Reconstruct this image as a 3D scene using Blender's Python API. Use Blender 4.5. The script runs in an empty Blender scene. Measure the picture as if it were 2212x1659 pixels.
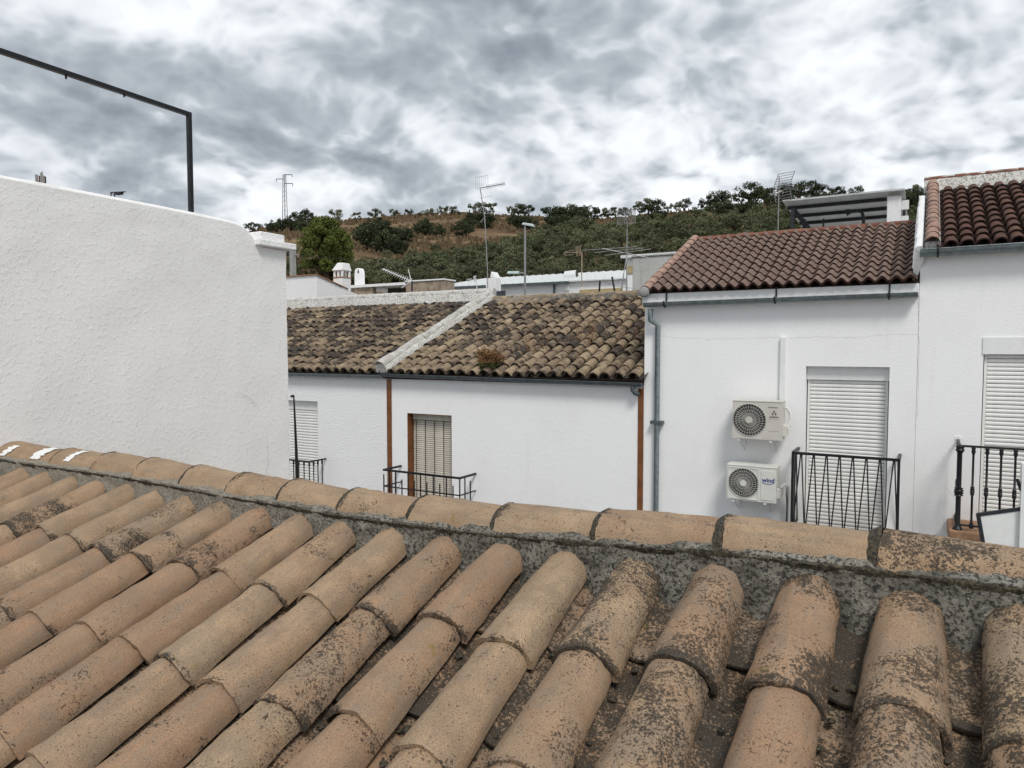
import bpy, math, random
import numpy as np
from mathutils import Vector, Matrix, noise as mnoise
R = math.radians
random.seed(7)
S = bpy.context.scene
COL = S.collection

# ------------------------------------------------------------------ camera
YAW, PITCH, FPX, CX, CY = 30.1, 2.9, 1536.0, 1106.0, 829.5
cam = bpy.data.cameras.new('camera'); camo = bpy.data.objects.new('camera', cam); COL.objects.link(camo)
cam.sensor_width = 36.0; cam.lens = 36.0 * FPX / 2212.0
cam.clip_start = 0.05; cam.clip_end = 3000
camo.location = (0, 0, 0)
camo.rotation_euler = (R(90 - PITCH), 0, R(YAW))
S.camera = camo

# ------------------------------------------------------------------ sky, sun, exposure
SUN_EL, SUN_AZ = 52.0, 140.0          # azimuth clockwise from +Y
sd = Vector((math.sin(R(SUN_AZ)) * math.cos(R(SUN_EL)), math.cos(R(SUN_AZ)) * math.cos(R(SUN_EL)), math.sin(R(SUN_EL))))
sl = bpy.data.lights.new('sun', 'SUN'); so = bpy.data.objects.new('sun', sl); COL.objects.link(so)
sl.energy = 1.5; sl.angle = R(16); sl.color = (1.0, 0.96, 0.9)
so.rotation_euler = sd.to_track_quat('Z', 'Y').to_euler(); so.location = (0, -20, 40)
S.view_settings.view_transform = 'Standard'; S.view_settings.look = 'None'
S.view_settings.exposure = 0.58; S.view_settings.gamma = 1.0


class NT:
    """small helper to wire node trees"""
    def __init__(self, tree):
        self.t = tree; self.n = tree.nodes; self.l = tree.links
    def put(self, sock, v):
        if isinstance(v, bpy.types.NodeSocket): self.l.new(v, sock)
        elif v is not None:
            if sock.type in ('RGBA',) and not isinstance(v, (int, float)) and len(v) == 3: v = (*v, 1)
            if sock.type == 'RGBA' and isinstance(v, (int, float)): v = (v, v, v, 1)
            sock.default_value = v
    def math(self, op, a, b=None, clamp=False):
        m = self.n.new('ShaderNodeMath'); m.operation = op; m.use_clamp = clamp
        self.put(m.inputs[0], a)
        if b is not None: self.put(m.inputs[1], b)
        return m.outputs[0]
    def vmath(self, op, a, b=None, scale=None):
        m = self.n.new('ShaderNodeVectorMath'); m.operation = op
        self.put(m.inputs[0], a)
        if b is not None: self.put(m.inputs[1], b)
        if scale is not None: self.put(m.inputs['Scale'], scale)
        return m.outputs[0]
    def noise(self, vec, scale, detail=4, rough=0.5, dist=0.0):
        m = self.n.new('ShaderNodeTexNoise'); self.put(m.inputs['Vector'], vec)
        self.put(m.inputs['Scale'], scale); m.inputs['Detail'].default_value = detail
        m.inputs['Roughness'].default_value = rough; m.inputs['Distortion'].default_value = dist
        return m.outputs['Fac']
    def voro(self, vec, scale):
        m = self.n.new('ShaderNodeTexVoronoi'); self.put(m.inputs['Vector'], vec)
        m.inputs['Scale'].default_value = scale
        return m.outputs['Distance']
    def ramp(self, v, a, b, lo=0.0, hi=1.0, smooth=True):
        m = self.n.new('ShaderNodeMapRange'); m.interpolation_type = 'SMOOTHSTEP' if smooth else 'LINEAR'
        self.put(m.inputs[0], v); self.put(m.inputs[1], a); self.put(m.inputs[2], b)
        self.put(m.inputs[3], lo); self.put(m.inputs[4], hi)
        return m.outputs[0]
    def mix(self, f, a, b, mode='MIX'):
        m = self.n.new('ShaderNodeMix'); m.data_type = 'RGBA'; m.blend_type = mode; m.clamp_factor = True
        self.put(m.inputs[0], f); self.put(m.inputs[6], a); self.put(m.inputs[7], b)
        return m.outputs[2]
    def sep(self, v):
        m = self.n.new('ShaderNodeSeparateXYZ'); self.put(m.inputs[0], v); return m.outputs
    def comb(self, x, y, z):
        m = self.n.new('ShaderNodeCombineXYZ')
        self.put(m.inputs[0], x); self.put(m.inputs[1], y); self.put(m.inputs[2], z); return m.outputs[0]
    def bump(self, h, strength, dist):
        m = self.n.new('ShaderNodeBump'); m.inputs['Strength'].default_value = strength
        m.inputs['Distance'].default_value = dist; self.put(m.inputs['Height'], h); return m.outputs[0]


W = bpy.data.worlds.new('World'); S.world = W; W.use_nodes = True
wt = NT(W.node_tree); W.node_tree.nodes.clear()
tc = wt.n.new('ShaderNodeTexCoord').outputs['Generated']
sky = wt.n.new('ShaderNodeTexSky'); sky.sky_type = 'NISHITA'; sky.sun_disc = False
sky.sun_elevation = R(SUN_EL); sky.sun_rotation = R(SUN_AZ); sky.air_density = 1.0; sky.dust_density = 1.0
SKYOFF = (11.3, 3.1, 0.0)
x_, y_, z_ = wt.sep(tc)[:3]
zz = wt.math('ADD', wt.math('MAXIMUM', z_, 0.0), 0.45)
uv = wt.comb(wt.math('DIVIDE', x_, zz), wt.math('DIVIDE', y_, zz), wt.math('MULTIPLY', z_, 0.8))
uv = wt.vmath('ADD', uv, SKYOFF)
warp = wt.n.new('ShaderNodeTexNoise'); wt.put(warp.inputs['Vector'], uv); warp.inputs['Scale'].default_value = 4.0
warp.inputs['Detail'].default_value = 4
uvw = wt.vmath('ADD', uv, wt.vmath('SCALE', wt.vmath('SUBTRACT', warp.outputs['Color'], (0.5, 0.5, 0.5)), scale=0.15))
SH = (0.028, -0.032, 0.036)            # towards the sun in the cloud sheet
def puffs(vec, sc, det):
    m = wt.n.new('ShaderNodeTexVoronoi'); m.voronoi_dimensions = '2D'; m.feature = 'SMOOTH_F1'; m.normalize = True
    wt.put(m.inputs['Vector'], vec); m.inputs['Scale'].default_value = sc; m.inputs['Detail'].default_value = det
    m.inputs['Roughness'].default_value = PR; m.inputs['Lacunarity'].default_value = 2.1; m.inputs['Smoothness'].default_value = 0.35
    return wt.math('SUBTRACT', 1.0, m.outputs['Distance'])
PR = 0.6
def cloud(vec, det):
    a = wt.noise(vec, 4.0, det, 0.53); b = puffs(vec, 6.6, 2.6)
    return wt.math('ADD', wt.math('MULTIPLY', a, 0.50), wt.math('MULTIPLY', b, 0.42))
big = wt.noise(uv, 1.6, 3, 0.5)
d1 = cloud(uvw, 9)
d2 = cloud(wt.vmath('ADD', uvw, SH), 4)
dens = wt.math('ADD', wt.math('MULTIPLY', d1, 0.95), wt.math('MULTIPLY', big, 0.42))
lit = wt.math('SUBTRACT', d1, d2)
thick = wt.ramp(dens, 0.63, 0.87)
edge = wt.math('MULTIPLY', lit, 4.2)
br = wt.math('ADD', wt.math('SUBTRACT', 0.95, wt.math('MULTIPLY', thick, 0.72)), edge)
br = wt.ramp(br, -0.22, 1.24)
cl = wt.n.new('ShaderNodeValToRGB'); wt.put(cl.inputs[0], br)
e = cl.color_ramp.elements
e[0].position = 0.0; e[0].color = (0.175, 0.20, 0.233, 1)
e[1].position = 1.0; e[1].color = (0.68, 0.705, 0.73, 1)
m_ = e.new(0.5); m_.color = (0.325, 0.357, 0.393, 1)
cover = wt.ramp(dens, 0.46, 0.54)
blue = wt.vmath('SCALE', sky.outputs[0], scale=0.11)
skyc = wt.mix(cover, blue, cl.outputs[0])
low = wt.ramp(z_, -0.02, 0.06)
skyc = wt.mix(low, (0.40, 0.43, 0.46), skyc)
bg = wt.n.new('ShaderNodeBackground'); wt.put(bg.inputs[0], skyc); bg.inputs[1].default_value = 1.0
wo = wt.n.new('ShaderNodeOutputWorld'); wt.l.new(bg.outputs[0], wo.inputs[0])

# ------------------------------------------------------------------ measuring helpers (survey of the place)
_th, _p = R(YAW), R(PITCH)
def ray(x, y):
    u = (x - CX) / FPX; v = (y - CY) / FPX
    z = -(v * math.cos(_p) + math.sin(_p)); f = math.cos(_p) - v * math.sin(_p)
    return Vector((u * math.cos(_th) - f * math.sin(_th), u * math.sin(_th) + f * math.cos(_th), z))
def at(x, y, X=None, Y=None, Z=None, D=None):
    r = ray(x, y)
    if X is not None: k = X / r.x
    elif Y is not None: k = Y / r.y
    elif Z is not None: k = Z / r.z
    else: k = D / math.hypot(r.x, r.y)
    return r * k

# ------------------------------------------------------------------ mesh helpers
WLOC = {}
def wl(o): return WLOC.get(o.name, Vector((0, 0, 0))) if o else Vector((0, 0, 0))
def tag(o, label, cat, group=None):
    o['label'] = label; o['category'] = cat
    if group: o['group'] = group
    return o
def thing(name, label, cat, loc=(0, 0, 0), group=None):
    o = bpy.data.objects.new(name, None); COL.objects.link(o); o.location = loc
    o.empty_display_size = 0.1
    WLOC[o.name] = Vector(loc)
    return tag(o, label, cat, group)
def link(name, me, parent=None, loc=None, rot=None, color=None):
    """loc in world space"""
    o = bpy.data.objects.new(name, me); COL.objects.link(o)
    p = wl(parent)
    if parent: o.parent = parent
    L = Vector(loc) if loc is not None else p
    o.location = L - p; WLOC[o.name] = L.copy()
    if rot is not None: o.rotation_euler = rot
    if color is not None: o.color = color
    return o

class MB:
    def __init__(self): self.v = []; self.f = []
    def add(self, vs, fs):
        b = len(self.v); self.v += [tuple(q) for q in vs]; self.f += [tuple(i + b for i in q) for q in fs]; return self
    def box(self, a, b):
        (x0, y0, z0), (x1, y1, z1) = a, b
        x0, x1 = min(x0, x1), max(x0, x1); y0, y1 = min(y0, y1), max(y0, y1); z0, z1 = min(z0, z1), max(z0, z1)
        return self.add([(x0, y0, z0), (x1, y0, z0), (x1, y1, z0), (x0, y1, z0), (x0, y0, z1), (x1, y0, z1), (x1, y1, z1), (x0, y1, z1)],
                        [(0, 3, 2, 1), (4, 5, 6, 7), (0, 1, 5, 4), (1, 2, 6, 5), (2, 3, 7, 6), (3, 0, 4, 7)])
    def hexa(self, lo, hi):            # two quads of 4 points each
        return self.add(list(lo) + list(hi), [(0, 3, 2, 1), (4, 5, 6, 7), (0, 1, 5, 4), (1, 2, 6, 5), (2, 3, 7, 6), (3, 0, 4, 7)])
    def tube(self, pts, r, n=8, cap=True, square=False):
        pts = [Vector(p) for p in pts]; rr = r if isinstance(r, (list, tuple)) else [r] * len(pts)
        vs = []; fs = []
        up = Vector((0, 0, 1))
        for i, p in enumerate(pts):
            d = (pts[min(i + 1, len(pts) - 1)] - pts[max(i - 1, 0)]).normalized()
            a = d.cross(up)
            if a.length < 1e-3: a = d.cross(Vector((1, 0, 0)))
            a.normalize(); b = a.cross(d).normalized()
            if i and prev.dot(a) < 0 and not square: a, b = -a, -b
            prev = a
            for k in range(n):
                t = 2 * math.pi * (k + (0.5 if square else 0)) / n
                vs.append(p + (a * math.cos(t) + b * math.sin(t)) * rr[i])
        for i in range(len(pts) - 1):
            for k in range(n):
                fs.append((i * n + k, i * n + (k + 1) % n, (i + 1) * n + (k + 1) % n, (i + 1) * n + k))
        if cap: fs.append(tuple(range(n - 1, -1, -1))); fs.append(tuple(range((len(pts) - 1) * n, len(pts) * n)))
        return self.add(vs, fs)
    def bar(self, a, b, w): return self.tube([a, b], w * 0.7071, 4, True, True)
    def lathe(self, prof, c, axis='z', n=12):     # prof: (r, h)
        vs = []; fs = []
        for r, h in prof:
            for k in range(n):
                t = 2 * math.pi * k / n
                q = (math.cos(t) * r, math.sin(t) * r, h)
                if axis == 'y': q = (q[0], q[2], q[1])
                vs.append((c[0] + q[0], c[1] + q[1], c[2] + q[2]))
        for i in range(len(prof) - 1):
            for k in range(n):
                fs.append((i * n + k, i * n + (k + 1) % n, (i + 1) * n + (k + 1) % n, (i + 1) * n + k))
        fs.append(tuple(range(n - 1, -1, -1))); fs.append(tuple(range((len(prof) - 1) * n, len(prof) * n)))
        return self.add(vs, fs)
    def prism(self, poly, axis, a, b):   # polygon in the two other axes, extruded along axis
        def q(p, h): return {'x': (h, p[0], p[1]), 'y': (p[0], h, p[1]), 'z': (p[0], p[1], h)}[axis]
        n = len(poly); vs = [q(p, a) for p in poly] + [q(p, b) for p in poly]
        fs = [tuple(range(n)), tuple(range(2 * n - 1, n - 1, -1))] + [(i, i + n, (i + 1) % n + n, (i + 1) % n) for i in range(n)]
        return self.add(vs, fs)
    def mesh(self, name, mat, smooth=None, org=(0, 0, 0)):
        me = bpy.data.meshes.new(name); ox, oy, oz = org
        me.from_pydata([(x - ox, y - oy, z - oz) for x, y, z in self.v], [], self.f)
        me.update()
        import bmesh
        bm = bmesh.new(); bm.from_mesh(me); bmesh.ops.recalc_face_normals(bm, faces=bm.faces); bm.to_mesh(me); bm.free()
        if mat: me.materials.append(mat)
        if smooth is not None:
            me.polygons.foreach_set('use_smooth', [True] * len(me.polygons)); me.set_sharp_from_angle(angle=R(smooth))
        return me
    def build(self, name, mat, parent=None, smooth=None, bevel=None, color=None):
        p = wl(parent)
        o = link(name, self.mesh(name, mat, smooth, p), parent, p, color=color)
        if bevel:
            m = o.modifiers.new('bevel', 'BEVEL'); m.width = bevel; m.segments = 2; m.limit_method = 'ANGLE'; m.angle_limit = R(40)
        return o

def fast_mesh(name, V, F, mat):
    """numpy verts, quad or tri faces"""
    me = bpy.data.meshes.new(name); V = np.asarray(V, np.float32); F = np.asarray(F, np.int32); k = F.shape[1]
    me.vertices.add(len(V)); me.vertices.foreach_set('co', V.ravel())
    me.loops.add(F.size); me.loops.foreach_set('vertex_index', F.ravel())
    me.polygons.add(len(F)); me.polygons.foreach_set('loop_start', np.arange(0, F.size, k, dtype=np.int32))
    me.polygons.foreach_set('loop_total', np.full(len(F), k, np.int32))
    me.update(calc_edges=True); me.validate()
    me.materials.append(mat); return me

# ------------------------------------------------------------------ materials
def new_mat(name):
    m = bpy.data.materials.new(name); m.use_nodes = True
    t = NT(m.node_tree); b = m.node_tree.nodes['Principled BSDF']
    return m, t, b
def plain(name, col, rough=0.6, metal=0.0, var=0.12, scale=9.0, bump=0.0, bscale=60):
    m, t, b = new_mat(name)
    co = t.n.new('ShaderNodeTexCoord').outputs['Object']
    n = t.noise(co, scale, 5, 0.6)
    c = t.mix(t.ramp(n, 0.3, 0.7), tuple(x * (1 - var) for x in col), tuple(min(1, x * (1 + var)) for x in col))
    t.put(b.inputs['Base Color'], c); b.inputs['Roughness'].default_value = rough; b.inputs['Metallic'].default_value = metal
    if bump:
        t.put(b.inputs['Normal'], t.bump(t.noise(co, bscale, 4, 0.6), bump, 0.01))
    return m
def stucco(name, col, s1, b1, s2, b2, stain=0.08, dirt=(0.45, 0.43, 0.40), lo=.4, hi=.75):
    m, t, b = new_mat(name)
    co = t.n.new('ShaderNodeTexCoord').outputs['Object']
    n1 = t.noise(co, s1, 5, 0.6, 0.15); n2 = t.noise(co, s2, 3, 0.5)
    h = t.math('ADD', t.math('MULTIPLY', t.ramp(n1, lo, hi), b1), t.math('MULTIPLY', n2, b2))
    st = t.ramp(t.noise(co, 0.9, 6, 0.65), 0.42, 0.72, 0, stain)
    vstr = t.vmath('MULTIPLY', co, (7.0, 7.0, 0.5))
    st2 = t.ramp(t.noise(vstr, 1.0, 5, 0.6), 0.56, 0.75, 0, stain)
    st3 = t.ramp(t.noise(co, 26, 4, 0.7), 0.70, 0.78, 0, stain * 3)
    c = t.mix(t.math('ADD', t.math('ADD', st, st2), st3, True), col, dirt)
    t.put(b.inputs['Base Color'], c); b.inputs['Roughness'].default_value = 0.9
    b.inputs['Specular IOR Level'].default_value = 0.2
    t.put(b.inputs['Normal'], t.bump(h, 1.0, 1.0))
    return m

WHITE = (0.86, 0.862, 0.865)
M_WALLB = stucco('smooth_white_paint', WHITE, 14, 0.0012, 90, 0.0006, 0.08)
M_WALLC = stucco('fine_white_stucco', WHITE, 34, 0.0012, 90, 0.0006, 0.09)
M_WALLA = stucco('rough_white_stucco', WHITE, 34, 0.006, 100, 0.002, 0.05)
M_WALLE = stucco('coarse_white_plaster', (0.82, 0.817, 0.81), 36, 0.0019, 110, 0.0012, 0.08, lo=.45, hi=.8)
M_WHITE2 = stucco('limewash', (0.83, 0.83, 0.83), 20, 0.004, 80, 0.002, 0.08)
M_GREYWALL = stucco('streaked_grey_render', (0.50, 0.50, 0.48), 20, 0.004, 80, 0.002, 0.5, (0.2, 0.19, 0.17))
M_TRIMW = plain('white_paint', (0.76, 0.77, 0.76), 0.5, 0, 0.03)
M_SHUT = plain('white_shutter_plastic', (0.74, 0.74, 0.72), 0.45, 0, 0.05)
M_BLIND = plain('cream_blind', (0.55, 0.51, 0.44), 0.6, 0, 0.12)
M_CORD = plain('dark_cord', (0.06, 0.045, 0.03), 0.8)
M_BROWN = plain('brown_glazed_tile', (0.17, 0.062, 0.018), 0.35, 0, 0.25, 4)
M_BLACK = plain('black_iron', (0.012, 0.012, 0.014), 0.45, 0.3, 0.3, 30)
M_ZINC = plain('zinc', (0.20, 0.235, 0.245), 0.5, 0.55, 0.22, 14)
M_ZINCD = plain('dark_zinc', (0.10, 0.12, 0.13), 0.5, 0.5, 0.25, 14)
M_STEEL = plain('galvanised_steel', (0.30, 0.30, 0.30), 0.5, 0.6, 0.2, 20)
M_DKSTEEL = plain('dark_steel', (0.025, 0.028, 0.035), 0.5, 0.3, 0.3, 20)
M_ACW = plain('beige_enamel', (0.56, 0.54, 0.49), 0.45, 0, 0.05, 5)
M_ACW2 = plain('white_enamel', (0.64, 0.64, 0.60), 0.45, 0, 0.05, 5)
M_ACD = plain('fan_dark', (0.035, 0.035, 0.033), 0.6, 0, 0.3, 20)
M_ACG = plain('grille_wire', (0.42, 0.41, 0.38), 0.5, 0, 0.1)
M_ACP = plain('grille_plate', (0.36, 0.355, 0.34), 0.6, 0, 0.1)
M_INKB = plain('blue_ink', (0.02, 0.05, 0.20), 0.5)
M_INKD = plain('brown_ink', (0.10, 0.075, 0.05), 0.5)
M_CERAM = plain('clay_slab', (0.30, 0.17, 0.10), 0.8, 0, 0.3, 8)
M_BRICK = plain('weathered_brick', (0.30, 0.24, 0.18), 0.9, 0, 0.35, 6, 0.5, 30)
M_SHEET = plain('white_metal_sheet', (0.66, 0.68, 0.68), 0.5, 0.1, 0.08, 3)
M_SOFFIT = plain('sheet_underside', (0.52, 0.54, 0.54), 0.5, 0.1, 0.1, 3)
M_LAMP = plain('lamp_grey', (0.45, 0.50, 0.50), 0.4, 0.3, 0.1)
M_CONC = plain('concrete', (0.30, 0.30, 0.29), 0.9, 0, 0.15, 6)
M_ROAD = plain('asphalt', (0.05, 0.05, 0.052), 0.9, 0, 0.3, 3, 0.4, 80)
M_PAVE = plain('paving', (0.25, 0.24, 0.22), 0.9, 0, 0.2, 2)
M_BED = plain('roof_bed', (0.09, 0.07, 0.055), 0.95, 0, 0.4, 12, 0.6, 40)
M_YELW = plain('ochre_board', (0.42, 0.33, 0.17), 0.7, 0, 0.1)

def tile_mat(name, a, b_, grey, lich_col=(0.020, 0.018, 0.015), sc=1.0, sheen=0.85, edge=None, edge_w=0.016, blot=38, bw=.28, crust=95):
    """object colour: r = dark lichen cover, g = tone, b = pale lichen / grey weathering"""
    m, t, b = new_mat(name)
    oi = t.n.new('ShaderNodeObjectInfo'); co = t.n.new('ShaderNodeTexCoord').outputs['Object']
    rnd = oi.outputs['Random']
    v = t.vmath('ADD', co, t.comb(t.math('MULTIPLY', rnd, 37.0), t.math('MULTIPLY', rnd, 91.0), t.math('MULTIPLY', rnd, 53.0)))
    r_, g_, b3 = t.sep(oi.outputs['Color'])[:3]
    base = t.mix(g_, a, b_)
    n1 = t.noise(v, 7 * sc, 5, 0.6)
    base = t.mix(t.ramp(n1, 0.35, 0.7, 0, 0.6), base, tuple(x * 0.66 for x in a))
    streak = t.noise(t.vmath('MULTIPLY', v, (34 * sc, 4 * sc, 34 * sc)), 1.0, 3, 0.65)
    base = t.mix(t.ramp(streak, 0.42, 0.75, 0, 0.6), base, grey)
    n2 = t.noise(v, 9 * sc, 4, 0.65)
    base = t.mix(t.math('MULTIPLY', t.ramp(n2, 0.40, 0.62), t.math('ADD', t.math('MULTIPLY', b3, 0.85), 0.15), True), base, grey)
    grain = t.noise(v, 260 * sc, 2, 0.75)
    base = t.mix(t.ramp(grain, 0.35, 0.7, 0, 0.55), base, tuple(x * 0.45 for x in a))
    base = t.mix(t.ramp(t.noise(v, 210 * sc, 3, 0.7), 0.60, 0.72, 0, 0.35), base, tuple(min(1, x * 1.35) for x in b_))
    # black lichen: fine specks gathered in patches, thickest along the exposed lower rim
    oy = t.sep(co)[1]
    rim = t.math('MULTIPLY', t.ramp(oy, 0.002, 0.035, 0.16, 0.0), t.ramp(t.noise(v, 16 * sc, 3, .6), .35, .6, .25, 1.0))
    patch = t.noise(v, 5.0 * sc, 3, 0.6, 0.6)
    speck = t.noise(v, 130 * sc, 4, 0.75, 0.2)
    spk2 = t.noise(v, blot * sc, 4, 0.7, 0.5)
    sp = t.math('ADD', t.math('MULTIPLY', speck, 1 - bw), t.math('MULTIPLY', spk2, bw))
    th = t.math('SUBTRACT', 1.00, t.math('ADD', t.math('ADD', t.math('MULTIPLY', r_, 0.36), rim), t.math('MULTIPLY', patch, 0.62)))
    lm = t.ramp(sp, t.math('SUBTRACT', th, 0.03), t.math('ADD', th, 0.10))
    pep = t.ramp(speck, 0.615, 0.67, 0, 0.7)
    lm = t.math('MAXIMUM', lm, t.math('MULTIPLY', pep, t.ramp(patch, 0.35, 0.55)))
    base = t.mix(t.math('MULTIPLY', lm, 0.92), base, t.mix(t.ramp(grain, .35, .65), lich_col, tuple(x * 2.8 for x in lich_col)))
    # pale crust spots
    vo = t.voro(v, crust * sc)
    pm = t.math('MULTIPLY', t.ramp(vo, 0.14, 0.26, 1, 0), t.ramp(t.noise(v, 14 * sc, 4, 0.6), 0.50, 0.64))
    base = t.mix(t.math('MULTIPLY', pm, t.math('ADD', t.math('MULTIPLY', r_, 0.9), 0.05), True), base, (0.33, 0.32, 0.28))
    vo2 = t.voro(v, 150 * sc)
    base = t.mix(t.math('MULTIPLY', t.math('MULTIPLY', t.ramp(vo2, 0.10, 0.22, 1, 0), lm), 0.55), base, (0.30, 0.285, 0.25))
    ym = t.ramp(t.noise(v, 11 * sc, 3, 0.6), 0.68, 0.74)
    base = t.mix(t.math('MULTIPLY', ym, 0.5), base, (0.20, 0.15, 0.04))
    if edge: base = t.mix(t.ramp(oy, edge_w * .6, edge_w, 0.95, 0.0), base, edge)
    t.put(b.inputs['Base Color'], base); b.inputs['Roughness'].default_value = sheen
    b.inputs['Specular IOR Level'].default_value = 0.2
    h = t.math('ADD', t.math('ADD', t.math('MULTIPLY', grain, 0.0016 / sc), t.math('MULTIPLY', n2, 0.004 / sc)),
               t.math('MULTIPLY', lm, 0.0022 / sc))
    t.put(b.inputs['Normal'], t.bump(h, 1.0, 1.0))
    return m
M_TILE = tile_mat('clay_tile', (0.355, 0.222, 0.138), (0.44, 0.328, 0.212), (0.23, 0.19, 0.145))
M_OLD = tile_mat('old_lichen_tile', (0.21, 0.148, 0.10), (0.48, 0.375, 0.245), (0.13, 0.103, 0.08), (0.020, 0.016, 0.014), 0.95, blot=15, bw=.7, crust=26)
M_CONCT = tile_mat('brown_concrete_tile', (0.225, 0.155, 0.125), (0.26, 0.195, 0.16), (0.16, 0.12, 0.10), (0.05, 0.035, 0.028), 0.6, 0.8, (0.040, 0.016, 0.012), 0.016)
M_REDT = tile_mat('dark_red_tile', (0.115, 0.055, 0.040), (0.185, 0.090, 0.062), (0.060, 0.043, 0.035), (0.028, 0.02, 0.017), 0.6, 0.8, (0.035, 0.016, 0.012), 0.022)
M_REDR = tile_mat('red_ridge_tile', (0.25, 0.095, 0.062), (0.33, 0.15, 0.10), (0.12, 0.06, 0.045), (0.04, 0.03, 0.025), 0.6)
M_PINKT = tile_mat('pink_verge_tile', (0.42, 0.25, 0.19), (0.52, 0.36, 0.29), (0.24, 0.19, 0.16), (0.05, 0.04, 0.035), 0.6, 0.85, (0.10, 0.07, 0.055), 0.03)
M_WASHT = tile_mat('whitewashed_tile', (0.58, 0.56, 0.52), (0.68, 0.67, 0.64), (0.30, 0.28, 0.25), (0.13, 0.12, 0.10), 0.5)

def mortar_mat(name, a, b_, dark, s=1.0, amt=0.0, grow=False):
    m, t, b = new_mat(name)
    co = t.n.new('ShaderNodeTexCoord').outputs['Object']
    n1 = t.noise(co, 9 * s, 6, 0.65); n2 = t.noise(co, 70 * s, 5, 0.7); n3 = t.noise(co, 24 * s, 5, 0.7)
    c = t.mix(t.ramp(n1, 0.35, 0.65), a, b_)
    lich = t.ramp(n2, 0.47 - amt, 0.58 - amt, 0, 0.9)
    if grow: lich = t.math('MULTIPLY', lich, t.ramp(t.math('ADD', t.sep(co)[0], t.math('MULTIPLY', n1, 1.2)), -1.9, 0.4, 0.35, 1.0)); c = t.mix(t.ramp(t.sep(co)[0], -2.4, 0.0, .75, 0), c, (0.30, 0.265, 0.215))
    c = t.mix(lich, c, dark)
    c = t.mix(t.math('MULTIPLY', t.ramp(t.voro(co, 75 * s), 0.14, 0.24, 1, 0), t.ramp(n3, 0.52, 0.62), True), c, (0.42, 0.41, 0.38))
    c = t.mix(t.ramp(t.noise(co, 17 * s, 6, 0.6), 0.66, 0.72, 0, 0.5), c, (0.17, 0.13, 0.04))
    t.put(b.inputs['Base Color'], c); b.inputs['Roughness'].default_value = 0.95
    t.put(b.inputs['Normal'], t.bump(t.math('ADD', t.math('MULTIPLY', n2, 0.006), t.math('MULTIPLY', n3, 0.012)), 1.0, 1.0))
    return m
M_MORT = mortar_mat('lichen_mortar', (0.25, 0.235, 0.20), (0.13, 0.122, 0.10), (0.022, 0.02, 0.017), 1.25, .0, True)
M_MOSS = mortar_mat('dark_moss', (0.08, 0.07, 0.05), (0.10, 0.08, 0.045), (0.02, 0.018, 0.014), 1.5, 0.03)
M_WMORT = mortar_mat('whitewashed_mortar', (0.54, 0.53, 0.50), (0.66, 0.65, 0.62), (0.22, 0.20, 0.17), 0.5, -0.01)

def leaf_mat(name, a, b_, c_):
    m, t, b = new_mat(name)
    oi = t.n.new('ShaderNodeObjectInfo'); co = t.n.new('ShaderNodeTexCoord').outputs['Object']
    g = t.n.new('ShaderNodeNewGeometry')
    n = t.noise(t.vmath('ADD', co, t.comb(t.math('MULTIPLY', oi.outputs['Random'], 50), 0.0, 0.0)), 0.8, 4, 0.6)
    c = t.mix(t.ramp(n, 0.3, 0.7), a, b_)
    c = t.mix(t.math('MULTIPLY', g.outputs['Random Per Island'], 0.5), c, c_)
    c = t.mix(t.ramp(oi.outputs['Random'], 0.0, 0.5, 0.5, 0.0), c, tuple(x * 0.6 for x in a))
    c = t.mix(t.ramp(oi.outputs['Random'], 0.6, 1.0, 0.0, 0.55), c, tuple(x * 1.15 for x in c_))
    t.put(b.inputs['Base Color'], c); b.inputs['Roughness'].default_value = 0.8
    b.inputs['Specular IOR Level'].default_value = 0.2
    tr = t.n.new('ShaderNodeBsdfTranslucent'); t.put(tr.inputs[0], c)
    mx = t.n.new('ShaderNodeMixShader'); mx.inputs[0].default_value = 0.2
    t.l.new(b.outputs[0], mx.inputs[1]); t.l.new(tr.outputs[0], mx.inputs[2])
    t.l.new(mx.outputs[0], m.node_tree.nodes['Material Output'].inputs[0])
    return m
M_OLIVE = leaf_mat('olive_leaves', (0.075, 0.090, 0.046), (0.125, 0.140, 0.072), (0.18, 0.19, 0.105))
M_OAK = leaf_mat('dark_oak_leaves', (0.032, 0.044, 0.024), (0.058, 0.072, 0.037), (0.085, 0.10, 0.05))
M_PINE = leaf_mat('pine_needles', (0.045, 0.066, 0.018), (0.10, 0.128, 0.030), (0.15, 0.18, 0.045))
M_SCRUB = leaf_mat('dry_scrub', (0.16, 0.11, 0.066), (0.27, 0.20, 0.115), (0.10, 0.08, 0.05))
M_DRYB = leaf_mat('rust_dry_leaves', (0.26, 0.14, 0.07), (0.36, 0.21, 0.11), (0.20, 0.11, 0.055))
M_GRNB = leaf_mat('weed_green', (0.08, 0.10, 0.03), (0.12, 0.14, 0.045), (0.15, 0.15, 0.06))
M_BARK = plain('bark', (0.07, 0.055, 0.042), 0.95, 0, 0.4, 10, 0.6, 30)

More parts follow.
